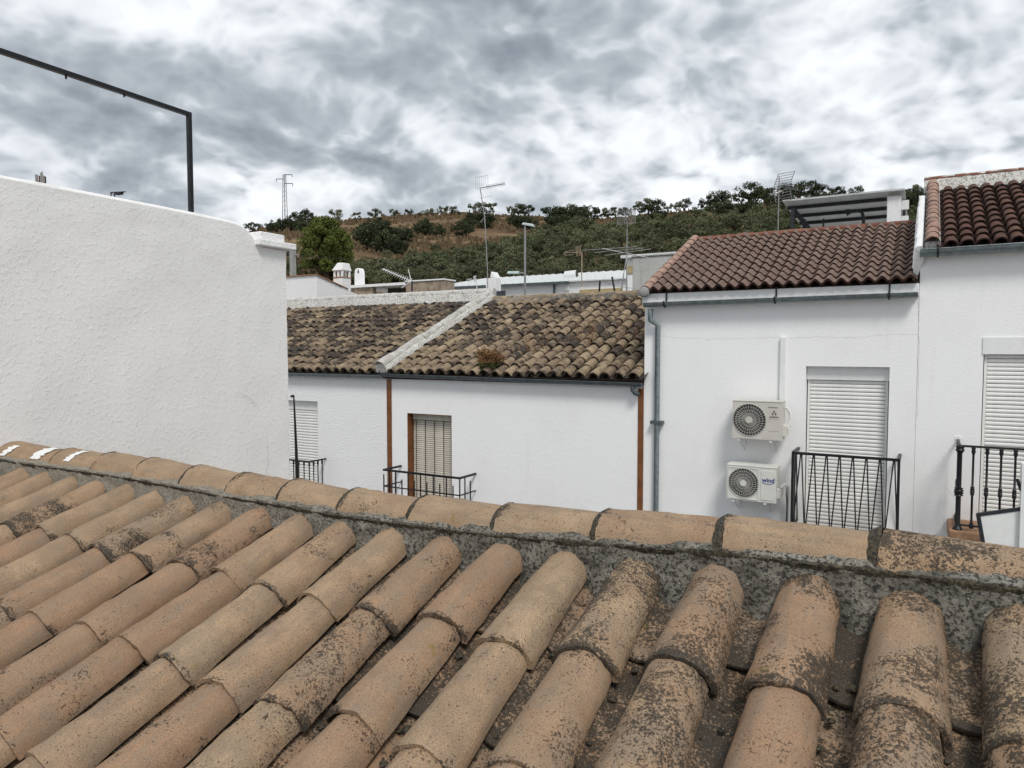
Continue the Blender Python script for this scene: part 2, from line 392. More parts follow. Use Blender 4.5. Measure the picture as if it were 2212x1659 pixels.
def hill_mat():
    m, t, b = new_mat('dry_hillside')
    co = t.n.new('ShaderNodeTexCoord').outputs['Object']
    ct = t.vmath('MULTIPLY', co, (0.035, 0.035, 0.32))
    n1 = t.noise(ct, 1.0, 6, 0.65, 0.8); n2 = t.noise(co, 0.06, 6, 0.6); n3 = t.noise(co, 1.6, 5, 0.7); n4 = t.noise(co, 0.35, 5, 0.65)
    c = t.mix(t.ramp(n1, 0.38, 0.62), (0.125, 0.082, 0.052), (0.25, 0.18, 0.105))
    c = t.mix(t.ramp(n2, 0.45, 0.65, 0, 0.7), c, (0.17, 0.118, 0.072))
    c = t.mix(t.ramp(n4, 0.52, 0.68, 0, 0.75), c, (0.060, 0.048, 0.026))
    c = t.mix(t.ramp(n3, 0.5, 0.72, 0, 0.7), c, (0.045, 0.036, 0.022))
    t.put(b.inputs['Base Color'], c); b.inputs['Roughness'].default_value = 1.0
    b.inputs['Specular IOR Level'].default_value = 0.05
    t.put(b.inputs['Normal'], t.bump(t.math('ADD', n3, t.math('MULTIPLY', n1, 3.0)), 0.7, 0.5))
    return m
M_HILL = hill_mat()

# ------------------------------------------------------------------ the setting: ground, street, hillside
GZ = -6.3
YF = 10.5
def struct(o): o['kind'] = 'structure'; return o
struct(MB().add([(-1500, -400, GZ), (1500, -400, GZ), (1500, 2600, GZ), (-1500, 2600, GZ)], [(0, 1, 2, 3)]).build('ground', M_PAVE))
struct(MB().add([(-60, 5.7, GZ + .004), (40, 5.7, GZ + .004), (40, 9.5, GZ + .004), (-60, 9.5, GZ + .004)], [(0, 1, 2, 3)]).build('road', M_ROAD))
struct(MB().box((-60, 9.5, GZ - .1), (40, YF + .1, GZ + .13)).build('pavement', M_PAVE))
struct(MB().box((-60, 4.4, GZ - .1), (40, 5.7, GZ + .13)).build('pavement', M_PAVE))

CREST = [(-900, 505), (300, 515), (520, 508), (560, 497), (640, 486), (760, 478), (830, 472), (900, 467), (1000, 463), (1100, 468), (1180, 472),
         (1300, 474), (1400, 466), (1500, 458), (1600, 446), (1700, 436), (1800, 430), (1900, 430), (1980, 440), (2300, 430), (3000, 440)]
_cz = []
for px, py in CREST:
    r = ray(px, py); _cz.append((math.atan2(r.x, r.y), r.z / math.hypot(r.x, r.y)))
_caz = np.array([a for a, _ in _cz]); _cel = np.array([e for _, e in _cz])
def hill_h(az, d):
    crest = 262 + 14 * math.sin(az * 5.0)
    zc = crest * float(np.interp(az, _caz, _cel))
    k = (d - 45) / (crest - 45)
    if k <= 0: return GZ - 0.4
    if k < 1:
        p = 0.75 * k + 0.25 * (1 - (1 - k) ** 2)
        z = GZ - 0.4 + (zc - GZ + 0.4) * p
    else:
        z = zc - (k - 1) * 16
    e = min(1, k * 3) * min(1.0, abs(1 - k) * 4 + .15)
    X = d * math.sin(az); Y = d * math.cos(az)
    z += e * (1.7 * mnoise.noise((X * .03, Y * .03, 1.3)) + 0.7 * mnoise.noise((X * .11, Y * .11, 4.1)))
    return z
def hill_at(px, py):
    r = ray(px, py); h = math.hypot(r.x, r.y); az = math.atan2(r.x, r.y); el = r.z / h
    d = 60.0
    while d < 262:
        if hill_h(az, d) >= el * d: break
        d += 1.0
    return Vector((d * math.sin(az), d * math.cos(az), hill_h(az, d) - 0.1)), d
na, nd = 230, 110
az0, az1 = -1.55, 0.75
V = []; F = []
for i in range(na + 1):
    a = az0 + (az1 - az0) * i / na
    for j in range(nd + 1):
        d = 40 + 330 * (j / nd)
        V.append((d * math.sin(a), d * math.cos(a), hill_h(a, d)))
for i in range(na):
    for j in range(nd):
        q = i * (nd + 1) + j; F.append((q, q + nd + 1, q + nd + 2, q + 1))
me = fast_mesh('hillside', V, F, M_HILL); me.polygons.foreach_set('use_smooth', [True] * len(me.polygons))
struct(link('hillside', me))

# ------------------------------------------------------------------ clay tiles
def arc_tile(name, L, r0, r1, t, mat, seed, ang=84, nu=12, nv=6, flip=False, flat=0.92, rough=0.0016, lift=0.0):
    """half round tile: wide end (r0) at y=0, narrow end (r1) at y=L. flip turns it into a pan (hollow side up)"""
    rs = random.Random(seed); mb = MB(); vs = []; fs = []
    bend = rs.uniform(-0.004, 0.004); cut = [rs.uniform(-0.006, 0.006) for _ in range(3)]
    def pt(i, j, rad_off):
        u = j / nv; r = r0 + (r1 - r0) * u + rad_off
        th = R(-ang + 2 * ang * i / nu)
        nz = rough * 2 * mnoise.noise((i * .55 + seed * 7.1, j * .8, rad_off * 40 + 3.1))
        r += nz
        x = math.sin(th) * r; z = (math.cos(th) - math.cos(R(ang))) * r * flat
        y = u * L + (cut[0] * math.sin(th * 2) + cut[1] * math.cos(th * 3) + 1.5 * rough * mnoise.noise((i * 1.3, seed * 3.3, 0.4))) * (1 if j in (0, nv) else 0.3)
        z += bend * math.sin(u * math.pi) + lift * (1 - u)
        return (x, y, -z if flip else z)
    for off in (0.0, -t):
        for j in range(nv + 1):
            for i in range(nu + 1): vs.append(pt(i, j, off))
    n1 = (nu + 1) * (nv + 1); w = nu + 1
    for j in range(nv):
        for i in range(nu):
            a = j * w + i
            fs.append((a, a + 1, a + w + 1, a + w)); b = a + n1; fs.append((b, b + w, b + w + 1, b + 1))
    for i in range(nu):
        fs.append((i, i + n1, i + 1 + n1, i + 1)); k = nv * w + i; fs.append((k, k + 1, k + 1 + n1, k + n1))
    for j in range(nv):
        a = j * w; fs.append((a, a + w, a + w + n1, a + n1)); a += nu; fs.append((a, a + n1, a + w + n1, a + w))
    mb.add(vs, fs)
    return mb.mesh(name, mat, 50)

def slope_pt(Y0, Z0, pitch, s, n, X):
    c, q = math.cos(pitch), math.sin(pitch)
    return Vector((X, Y0 + s * c - n * q, Z0 + s * q + n * c))

# ------------------------------------------------------------------ the near house: its tiled back slope and ridge
FP = R(18.4)
c_, q_ = math.cos(FP), math.sin(FP)
YT, ZT = 2.03, -0.583                               # crown of the top cover tile
CROWN = 0.124
# pan-bottom plane point under (YT, ZT)
P0 = Vector((0, YT + CROWN * q_, ZT - CROWN * c_))
near = thing('house', 'near house with a big weathered clay tile roof and mortared ridge', 'house', (-1.0, 2.1, GZ))
XL, XR = -4.60, 2.3
mb = MB()
sb = [slope_pt(P0.y, P0.z, FP, s, n, X) for X, s, n in ((XL, -3.2, -.16), (XR, -3.2, -.16), (XR, .14, -.16), (XL, .14, -.16))]
st = [slope_pt(P0.y, P0.z, FP, s, n, X) for X, s, n in ((XL, -3.2, -.085), (XR, -3.2, -.085), (XR, .14, -.085), (XL, .14, -.085))]
mb.hexa(sb, st)
roof = mb.build('roof', M_BED, near)
# ridge tiles: measured joints
JX = [(20, 966), (62, 957), (150, 968), (240, 977), (330, 988), (430, 1004), (530, 1020), (640, 1034), (770, 1054), (920, 1070), (1100, 1087), (1315, 1100), (1575, 1112), (1905, 1141)]
YR = 2.13
jp = [at(x, y, Y=YR) for x, y in JX[1:]]
jp = [Vector((-4.62, YR, jp[0].z))] + jp[1:]
d0 = 0.38
jp = jp + [Vector((jp[-1].x + .395, YR, jp[-1].z + .004)), Vector((jp[-1].x + .79, YR, jp[-1].z + .006)), Vector((jp[-1].x + 1.18, YR, jp[-1].z + .004)), Vector((jp[-1].x + 1.57, YR, jp[-1].z)), Vector((jp[-1].x + 1.96, YR, jp[-1].z)), Vector((jp[-1].x + 2.36, YR, jp[-1].z))]
RZ = lambda X: float(np.interp(X, [p.x for p in jp], [p.z for p in jp]))
_rx = np.linspace(-5, 2.6, 60); _rz = np.array([np.mean([RZ(min(2.3, max(-4.6, q + o_))) for o_ in np.linspace(-.5, .5, 11)]) for q in _rx])
DZ = lambda X: float(np.interp(X, _rx, _rz)) + 0.478          # the old roof sags a little along its length
def near_pt(s, n, X):
    p = slope_pt(P0.y, P0.z, FP, s, n, X); p.z += DZ(X); return p
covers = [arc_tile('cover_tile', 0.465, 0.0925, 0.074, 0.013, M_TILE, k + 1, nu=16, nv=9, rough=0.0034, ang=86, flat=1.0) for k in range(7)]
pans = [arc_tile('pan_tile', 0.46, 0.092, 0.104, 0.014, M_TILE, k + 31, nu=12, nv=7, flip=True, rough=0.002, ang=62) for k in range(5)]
PITCHX = 0.237
rs = random.Random(21)
nrow = int((XR - XL) / PITCHX)
xrow0 = -0.02
rows = []
k = 0
while xrow0 - k * PITCHX > XL + 0.1: rows.append(xrow0 - k * PITCHX); k += 1
k = 1
while xrow0 + k * PITCHX < XR - 0.1: rows.append(xrow0 + k * PITCHX); k += 1
for X in rows:
    jx = rs.uniform(-.008, .008); tilt = rs.uniform(-.012, .012); off = rs.uniform(-.025, .025)
    s_top = 0.015 + rs.uniform(-.02, .015)
    base_l = max(0.10, min(.34, 0.18 + 0.11 * (X + 1.9)))       # the right hand rows carry more lichen
    for j in range(8):
        s_low = s_top - 0.448 - j * 0.378 + off * (1 if j else 0.6) + rs.uniform(-.012, .012)
        xx = X + jx + tilt * s_low * .5 + rs.uniform(-.006, .006)
        heavy = rs.random()
        lich = min(.95, max(0.02, base_l + rs.uniform(-.22, .22) + (0.38 if heavy > .91 else 0)))
        col = (lich, rs.random() ** 1.2, min(1, max(0, 0.18 + 0.45 * base_l + rs.uniform(-.2, .25))), 1)
        p = near_pt(s_low, 0.047, xx)
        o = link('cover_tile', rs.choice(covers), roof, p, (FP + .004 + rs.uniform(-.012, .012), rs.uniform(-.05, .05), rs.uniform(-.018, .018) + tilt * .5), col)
        if j < 8:
            s2 = s_top - 0.34 - j * 0.378 + rs.uniform(-.03, .03)
            lich_shade = min(1, max(0, base_l * .8 + .36 + rs.uniform(-.15, .2)))  # lichen and dirt in the pans, plus gap shade put into the colour
            p = near_pt(s2, 0.055, X + PITCHX / 2 + rs.uniform(-.006, .006))
            link('pan_tile', rs.choice(pans), roof, p, (FP - .045, 0, rs.uniform(-.02, .02)), (lich_shade, rs.random() * .6, .5 + .4 * base_l, 1))
ridgem = MB()                                       # mortar body carrying the ridge
NX, NTT = 420, 12
vs = []; fs = []
for i in range(NX + 1):
    X = XL + (XR - XL) * i / NX
    ztop = RZ(X) - 0.080
    # cross section from under the ridge tile forward and down to the pans
    ph = ((X - xrow0) / PITCHX) % 1.0
    gap = 0.5 - abs(ph - 0.5)                       # 0 at a cover crown, .5 between covers
    pr = [(YR + .10, ztop - .10), (YR + .085, ztop + .01), (YR - .02, ztop + .05), (YR - .117, ztop + .002)]
    foot = near_pt(-0.045 - 0.07 * max(0, gap * 2 - .3) * (1 + .5 * mnoise.noise((X * 6, 0, 1))), 0.0, X)
    for k in range(1, 10):
        t = k / 9
        y = YR - .117 + (foot.y - (YR - .117)) * (t ** 2.2); z = ztop + .005 + (foot.z - ztop - .005) * t
        pr.append((y, z))
    for k, (y, z) in enumerate(pr):
        a = 0.010 if k >= 3 else 0.002
        n = mnoise.noise((X * 14, k * .7, 2.2)) * a * 1.2 + mnoise.noise((X * 45, k * 1.6, 7.7)) * a * .7
        vs.append((X, y - n, z + n * .4))
m_ = len(pr)
for i in range(NX):
    for k in range(m_ - 1):
        a = i * m_ + k; fs.append((a, a + m_, a + m_ + 1, a + 1))
ridgem.add(vs, fs)
ridge = ridgem.build('ridge_mortar', M_MORT, near, 60)
for i in range(len(jp) - 1):
    a, b = jp[i], jp[i + 1]; L = (b - a).length + 0.045
    me = arc_tile('ridge_tile', L, 0.116, 0.100, 0.015, M_TILE, 60 + i, nu=16, nv=9, rough=0.003, ang=80, flat=0.95)
    h0 = 0.116 * .95 * (1 - math.cos(R(80)))
    lich = 0.04 + rs.uniform(0, .1) + (0.30 if a.x > -0.3 else 0)
    o = link('ridge_tile', me, near, (a.x, YR, a.z - h0), None, (lich, 0.55 + rs.random() * .4, 0.05 + .3 * rs.random() * rs.random(), 1))
    ang = math.atan2((b.z - a.z) - 0.004, b.x - a.x)
    o.rotation_euler = (Matrix.Rotation(-ang, 4, 'Y') @ Matrix.Rotation(-math.pi / 2, 4, 'Z')).to_euler()
    # mossy joint between two ridge tiles, a crescent of mortar
    if i:
        c = MB(); vv = []; ff = []
        for k in range(19):
            th = R(-86 + 172 * k / 18)
            for q, (rr, dx) in enumerate(((.094, -.034), (.106, -.020), (.1155, -.004), (.110, .004))):
                n = 0.0055 * mnoise.noise((k * 1.1, i * 3.3, q))
                vv.append((a.x + dx + n * 1.6 - .003, YR + math.sin(th) * (rr + n), a.z - .112 + math.cos(th) * (rr + n) * .98))
        for k in range(18):
            for q in range(3):
                j = k * 4 + q; ff.append((j, j + 4, j + 5, j + 1))
        c.add(vv, ff).build('joint_mortar', M_MOSS, near, 60)
# ragged moss line where the ridge tiles meet the mortar
mb = MB(); vv = []; ff = []
for i in range(NX * 2 + 1):
    X = XL + (XR - XL) * i / (NX * 2)
    z = RZ(X) - 0.078; n = mnoise.noise((X * 22, 0, 5)); n2 = mnoise.noise((X * 70, 3, 5))
    n3 = mnoise.noise((X * 5, 2, 5)); up = -.021 + .024 * max(0, n3 + .15) + .014 * max(0, n) + .008 * n2 + .010 * max(0, min(1, (X + 2.2)))
    for y, zz_ in ((YR - .105, z + up), (YR - .1205 - .004 * n2, z + up * .5), (YR - .124 - .003 * n, z - .008 + .006 * n), (YR - .112, z - .026 + .008 * n2)):
        vv.append((X, y, zz_))
for i in range(NX * 2):
    for q in range(3): j = i * 4 + q; ff.append((j, j + 4, j + 5, j + 1))
mb.add(vv, ff).build('moss_line', M_MOSS, near, 70)
# mortar plugs and crumbs lying in the pans
crumbs = MB()
for k in range(1500):
    jn = rs.randrange(6); X = rs.choice(rows) + PITCHX / 2 + rs.choice((-1, 1)) * rs.uniform(.0, .040); s = -0.43 - jn * .358 + rs.gauss(.02, .07)
    if s > -.12: continue
    p = near_pt(s, 0.016 + rs.uniform(0, .014), X); r0 = rs.uniform(.004, .013)
    crumbs.lathe([(r0 * .5, -r0 * .5), (r0 * rs.uniform(.8, 1.2), 0), (r0 * .5, r0 * .6)], p, 'z', 6)
o = crumbs.build('mortar_crumbs', M_MOSS, near, 40); o['kind'] = 'stuff'
# street side of the near house (slope falling away, facade)
mb = MB(); mb.hexa([(XL, YR + .02, -.80), (XR, YR + .02, -.80), (XR, 4.6, -1.71), (XL, 4.6, -1.71)], [(XL, YR + .02, -.72), (XR, YR + .02, -.72), (XR, 4.6, -1.63), (XL, 4.6, -1.63)])
mb.build('street_slope', M_BED, near)
fr = MB()
for k in range(29):
    X = XL + .12 + k * PITCHX
    a = Vector((X, YR + .11, -.70)); b = Vector((X, 4.62, -1.60))
    fr.tube([a, b], .09, 8)
o = fr.build('street_slope_tiles', M_TILE, near, 50, color=(.3, .5, .3, 1)); o['kind'] = 'stuff'
MB().box((XL, 4.15, GZ), (XR, 4.35, -1.66)).build('wall', M_WALLB, near)
MB().box((XR - .02, -1.2, GZ), (XR + .22, 4.35, -1.7)).build('wall', M_WALLB, near)
MB().box((XL, -1.2, GZ), (XR - .02, -1.0, -1.75)).build('wall', M_WALLB, near)

# ------------------------------------------------------------------ neighbour with the tall rough white side wall
XE = -4.62
nb = thing('house', 'tall white house whose rough plaster side wall rises beside the clay tile ridge', 'house', (-8, 2, GZ))
top = 0.97
prof = [(-3.0, GZ), (4.22, GZ), (4.22, .80), (3.98, .80), (3.93, .83), (3.88, .875), (3.83, .915), (3.78, .94), (3.70, .955), (3.45, .963), (3.0, top), (2.2, top + .005), (1.0, top + .01), (-3.0, top + .02)]
n = len(prof); vv = []
def wj(y, z): return 0.010 * mnoise.noise((y * 2.3, z * 2.3, 1)) + .004 * mnoise.noise((y * 9, z * 9, 1))
TH = 0.30
# front skin as a fine grid so that the plaster is really uneven
mb = MB(); GY, GZN = 120, 60
def topz(y): return float(np.interp(y, [-3, 1, 2.2, 3.0, 3.45, 3.70, 3.78, 3.83, 3.88, 3.93, 3.98, 4.22], [top + .02, top + .01, top + .005, top, .963, .955, .94, .915, .875, .83, .80, .80]))
vs = []; fs = []
for i in range(GY + 1):
    y = -3.0 + 7.22 * (i / GY) ** .8
    tz = topz(y)
    for j in range(GZN + 1):
        z = GZ + (tz - GZ) * (1 - (1 - j / GZN) ** 2.2)
        e = wj(y, z)
        vs.append((XE + e, y, z))
    for k, (dx, dz) in enumerate(((-.02, .022), (-.07, .03), (-.20, .03), (-.27, .02), (-TH, -.02), (-TH, -2.2))):
        e = .006 * mnoise.noise((y * 4, k, 9)); vs.append((XE + dx, y, tz + dz + e))
w = GZN + 7
for i in range(GY):
    for j in range(w - 1):
        a = i * w + j; fs.append((a, a + w, a + w + 1, a + 1))
mb.add(vs, fs)
# end face towards the street
fs2 = [GY * w + j for j in range(w)]
mb.f.append(tuple(fs2))
mb.build('side_wall', M_WALLE, nb, 45)
MB().box((-13, 3.95, GZ), (XE - .01, 4.215, .802)).build('street_wall', M_WALLE, nb)
MB().box((-13, -3, GZ), (-12.7, 3.95, .8)).build('far_wall', M_WALLE, nb)
MB().box((-12.7, -3, -.35), (XE - TH - .002, 3.95, -.2)).build('terrace_floor', M_CERAM, nb)
cz = at(566.6, 529.5, X=-4.57)
MB().box((-13.05, 3.90, cz.z), (-4.57, 4.29, cz.z + .052)).build('coping', M_WHITE2, nb, bevel=.008)
MB().box((-13.0, 3.94, cz.z + .053), (-4.60, 4.19, cz.z + .115)).build('coping_block', M_WHITE2, nb, bevel=.008)
# black steel frame standing on the wall
pf = thing('steel_frame', 'thin black square steel frame standing on the rough white wall top', 'frame', (-4.72, 3.35, top))
b0 = at(405, 462, X=-4.72); b1 = at(405, 246, X=-4.72); PY = b0.y + .03; PZ = b1.z
MB().bar((-4.72, PY, top - .03), (-4.72, PY, PZ + .014), .029).build('post', M_BLACK, pf)
MB().bar((-4.72, PY - .014, PZ), (-4.72, -1.0, PZ + .07), .029).build('beam', M_BLACK, pf)
MB().bar((-4.72, -1.0, top), (-4.72, -1.0, PZ + .088), .036).build('post', M_BLACK, pf)
for px, py in ((142, 150), (268, 196)):
    p = at(px, py, X=-4.72); MB().tube([(p.x, p.y, PZ + .02), (p.x, p.y, PZ - .022)], .007, 6).build('bolt', M_BLACK, pf)
# cable bundle down the street corner of that wall
cb = thing('cable_bundle', 'black cable bundle running down the street corner of the rough white wall', 'cable', (-4.60, 4.27, GZ))
mb = MB(); pts = [at(x, y, X=-4.60) for x, y in ((627, 856), (628, 905), (630, 960), (632, 1030), (633, 1100))]
mb.tube([(XE + .01, 4.25, p.z) for p in pts[:1]] + [(p.x, 4.26 + .008 * i, p.z) for i, p in enumerate(pts)] + [(-4.60, 4.3, GZ)], [.006, .006, .009, .012, .016, .018, .018], 7)
mb.build('cable', M_BLACK, cb, 50)
MB().lathe([(.012, -.01), (.02, 0), (.012, .012)], (at(632, 856, X=-4.57)), 'z', 8).build('insulator', M_BLACK, cb)

# ------------------------------------------------------------------ houses across the street
def facade(parent, x0, x1, z0, z1, mat, opens=(), depth=0.18, y=YF, name='wall'):
    """front wall with real recessed openings; opens: (xa, xb, za, zb)"""
    xs = sorted({x0, x1, *[q for o in opens for q in o[:2]]}); zs = sorted({z0, z1, *[q for o in opens for q in o[2:]]})
    mb = MB()
    for i in range(len(xs) - 1):
        for j in range(len(zs) - 1):
            cx, cz_ = (xs[i] + xs[i + 1]) / 2, (zs[j] + zs[j + 1]) / 2
            if any(a < cx < b and c < cz_ < d for a, b, c, d in opens): continue
            mb.add([(xs[i], y, zs[j]), (xs[i + 1], y, zs[j]), (xs[i + 1], y, zs[j + 1]), (xs[i], y, zs[j + 1])], [(0, 1, 2, 3)])
    for a, b, c, d in opens:
        q = [(a, c), (b, c), (b, d), (a, d)]
        for k in range(4):
            p, r = q[k], q[(k + 1) % 4]
            mb.add([(p[0], y, p[1]), (r[0], y, r[1]), (r[0], y + depth, r[1]), (p[0], y + depth, p[1])], [(0, 1, 2, 3)])
        mb.add([(a, y + depth, c), (b, y + depth, c), (b, y + depth, d), (a, y + depth, d)], [(0, 1, 2, 3)])
    mb.add([(x0, y, z0), (x0, y + .3, z0), (x0, y + .3, z1), (x0, y, z1)], [(0, 1, 2, 3)])
    mb.add([(x1, y, z0), (x1, y + .3, z0), (x1, y + .3, z1), (x1, y, z1)], [(0, 1, 2, 3)])
    mb.add([(x0, y, z1), (x1, y, z1), (x1, y + .3, z1), (x0, y + .3, z1)], [(0, 1, 2, 3)])
    # weld so that normals agree
    o = mb.build(name, mat, parent)
    return o

def shutter(parent, x0, x1, z0, z1, y, pitch, mat=M_SHUT, cover=.75):
    """roller shutter: box on top, side rails, each slat its own piece"""
    mb = MB().box((x0, y - .004, z0), (x0 + .03, y + .03, z1)).box((x1 - .03, y - .004, z0), (x1, y + .03, z1))
    sh = mb.build('shutter', mat, parent)
    n = int((z1 - z0) / pitch)
    s = MB(); h = pitch * .93; w = (x1 - x0 - .064) / 2
    prof = [(0.010, 0.001), (0.0, 0.004), (-.0035, h * .3), (-.004, h * .55), (-.001, h * .85), (.010, h), (.016, h), (.016, 0)]
    s.prism([(a, b) for a, b in prof], 'x', -w, w)
    me = s.mesh('slat', mat, 50)
    for k in range(n):
        link('slat', me, sh, ((x0 + x1) / 2, y + random.uniform(-.001, .001), z1 - (k + 1) * pitch), (random.uniform(-.03, .03), random.uniform(-.0012, .0012), 0))
    MB().box((x0 + .031, y + .02, z0), (x1 - .031, y + .028, z1)).build('backing', M_CORD, sh)
    return sh

def gutter(parent, a, b, r, mat, brackets=(), mb_mat=M_DKSTEEL):
    """half-round gutter hung between a and b (centres of the mouth)"""
    a, b = Vector(a), Vector(b); mb = MB(); vs = []; fs = []
    n = 10
    for q, e_ in ((a, 0), (b, 1)):
        for rr in (r, r - .006):
            for k in range(n + 1):
                th = math.pi + math.pi * k / n
                vs.append((q.x, q.y + math.cos(th) * rr, q.z + math.sin(th) * rr))
    w = n + 1
    for k in range(n):
        fs.append((k, k + 1, k + 1 + 2 * w, k + 2 * w)); fs.append((k + w, k + w + 2 * w, k + 1 + w + 2 * w, k + 1 + w))
    fs.append((0, w, 3 * w, 2 * w)); fs.append((n, 2 * w + n, 3 * w + n, w + n))
    for k in range(n):
        fs.append((k, k + w, k + 1 + w, k + 1)); j = k + 2 * w; fs.append((j, j + 1, j + 1 + w, j + w))
    mb.add(vs, fs)
    for q in (a, b):
        mb.add([(q.x, q.y + math.cos(math.pi + math.pi * k / n) * (r - .001), q.z + math.sin(math.pi + math.pi * k / n) * (r - .001)) for k in range(n + 1)], [tuple(range(n + 1))])
    mb.tube([(a.x, a.y - r, a.z), (b.x, b.y - r, b.z)], .007, 6)
    g = mb.build('gutter', mat, parent, 50)
    for X in brackets:
        t = (X - a.x) / (b.x - a.x); c = a.lerp(b, t); m2 = MB()
        pts = [(X, c.y + math.cos(math.pi + math.pi * k / 8) * (r + .006), c.z + math.sin(math.pi + math.pi * k / 8) * (r + .006)) for k in range(9)]
        pts = [(X, c.y - r - .004, c.z + .015)] + pts + [(X, c.y + r + .006, c.z + .16)]
        for i in range(len(pts) - 1): m2.bar(pts[i], pts[i + 1], .022)
        m2.build('bracket', mb_mat, g)
    return g

def baluster(c, h, r, knobs=True):
    mb = MB()
    pr = [(r, 0), (r, h)]
    if knobs:
        pr = []
        def K(z, k): pr.extend([(r, z - .055), (r * 1.9, z - .045), (r * 1.5, z - .03), (r * 2.1, z - .012), (r * 1.5, z), (r * 2.1, z + .012), (r * 1.5, z + .03), (r * 1.9, z + .045), (r, z + .055)])
        pr.extend([(r * 1.8, 0), (r * 2.2, .03), (r * 1.4, .06), (r, .08)])
        K(h * .46, 0)
        pr.extend([(r, h - .10), (r * 1.9, h - .06), (r * 1.5, h - .04), (r * 1.9, h - .02), (r * 1.2, h)])
    return mb.lathe(pr, c, 'z', 9)

def tiled_roof(parent, x0, x1, Y0, Z0, pitch, slope_len, colw, expo, meshes, panm, colf, name='roof', cover_lift=.035, pan_lift=.058, limit=300, jitter=1.0, seed=3, order=None):
    """old half-round tiles on a slope facing the street: covers are single pieces, pans joined"""
    rs = random.Random(seed); mb = MB()
    L = slope_len
    lo = [slope_pt(Y0, Z0, pitch, s, -.07, X) for X, s in ((x0, .05), (x1, .05), (x1, L), (x0, L))]
    hi = [slope_pt(Y0, Z0, pitch, s, -.03, X) for X, s in ((x0, .05), (x1, .05), (x1, L), (x0, L))]
    roof = mb.hexa(lo, hi).build(name, M_BED, parent)
    nc = int(round((x1 - x0) / colw)); cw = (x1 - x0) / nc; nr = int(L / expo)
    sites = [(i, j) for i in range(nc) for j in range(nr)]
    if order: sites.sort(key=lambda q: order(x0 + (q[0] + .5) * cw, q[1] * expo))
    singles = set(sites[:limit])
    rest_v, rest_f, rb = [], [], 0
    cj = [(rs.uniform(-.012, .012), rs.uniform(-.03, .03)) for _ in range(nc)]
    sag = lambda X, s: 0.030 * jitter * mnoise.noise((X * .9, s * .9, seed)) 
    for i, j in sites:
        X = x0 + (i + .5) * cw + cj[i][0] * jitter + rs.uniform(-.012, .012) * jitter
        s = -.07 + j * expo + (cj[i][1] + rs.uniform(-.03, .03)) * jitter * (1 if j else .3)
        p = slope_pt(Y0, Z0, pitch, s, cover_lift + sag(X, s) + rs.uniform(-.006, .006) * jitter, X)
        rot = (pitch - .012 + rs.uniform(-.03, .03) * jitter, rs.uniform(-.09, .09) * jitter, rs.uniform(-.05, .05) * jitter)
        me = rs.choice(meshes)
        if (i, j) in singles:
            link('cover_tile', me, roof, p, rot, colf(rs, X, s, L))
        else:
            from mathutils import Euler
            m4 = Matrix.Translation(p) @ Euler(rot).to_matrix().to_4x4()
            b = len(rest_v); rest_v += [tuple(m4 @ v.co) for v in me.vertices]; rest_f += [tuple(k + b for k in pl.vertices) for pl in me.polygons]
    if rest_v:
        m2 = MB(); m2.v = rest_v; m2.f = rest_f; o = m2.build('far_cover_tiles', meshes[0].materials[0], roof, 50, color=(.75, .35, .6, 1)); o['kind'] = 'stuff'
    pv = MB()
    for i in range(nc + 1):
        for j in range(nr):
            X = x0 + i * cw + rs.uniform(-.01, .01) * jitter; s = -.05 + j * expo + rs.uniform(-.02, .02) * jitter
            m4 = Matrix.Translation(slope_pt(Y0, Z0, pitch, s, pan_lift + sag(X, s), X)) @ Matrix.Rotation(pitch - .035, 4, 'X')
            b = len(pv.v); pv.v += [tuple(m4 @ v.co) for v in panm.vertices]; pv.f += [tuple(k + b for k in pl.vertices) for pl in panm.polygons]
    o = pv.build('pan_tiles', panm.materials[0], roof, 50, color=(.8, .3, .7, 1)); o['kind'] = 'stuff'
    return roof

XAB = at(840, 800, Y=YF).x                 # party line between the two old roofs
XBC = at(1392, 800, Y=YF).x
XCD = at(1986, 640, Y=YF).x
eB = at(1100, 806, Y=YF - .12)             # eave of the old roofs
ZE = eB.z
OP = math.atan2(1.58, 3.85)
OLEN = 4.13
oc = [arc_tile('cover_tile', 0.40, 0.097, 0.073, 0.017, M_OLD, 100 + k, nu=9, nv=3, rough=0.005, ang=86, flat=.98, lift=.012) for k in range(6)]
op = arc_tile('pan_tile', 0.40, 0.09, 0.10, 0.014, M_OLD, 140, nu=6, nv=2, flip=True, rough=0.003, ang=64)

# --- house with the old dark roof (left)
hA = thing('house', 'old white house with blackened tile roof and whitewashed ridge, next to the brown trimmed house', 'house', ((XAB - 6), YF + 4, GZ))
w0 = at(686, 868, Y=YF); wtop = at(660, 866, Y=YF).z; wx1 = w0.x; wx0 = wx1 - .95
facade(hA, -20, XAB - .02, GZ, ZE - .10, M_WALLA, [(wx0, wx1, wtop - 2.15, wtop)], .16)
sA = shutter(hA, wx0 + .01, wx1 - .01, wtop - 2.14, wtop - .20, YF + .10, .058)
MB().box((wx0 + .005, YF + .085, wtop - .195), (wx1 - .005, YF + .15, wtop - .003)).build('shutter_box', M_SHUT, hA)
def colA(rs, X, s, L):
    r = min(.95, max(.05, rs.gauss(.62 if s > .5 else .40, .24))); return (r, min(1, max(0, rs.gauss(.75 - .55 * r, .25))), min(1, max(0, r * .9 + rs.uniform(-.2, .2))), 1)
def colB(rs, X, s, L):
    r = min(.95, max(.05, rs.gauss(.44 if s > .7 else .25, .23))); return (r, min(1, max(0, rs.gauss(.85 - .6 * r, .25))), min(1, max(0, r * .8 + rs.uniform(-.2, .2))), 1)
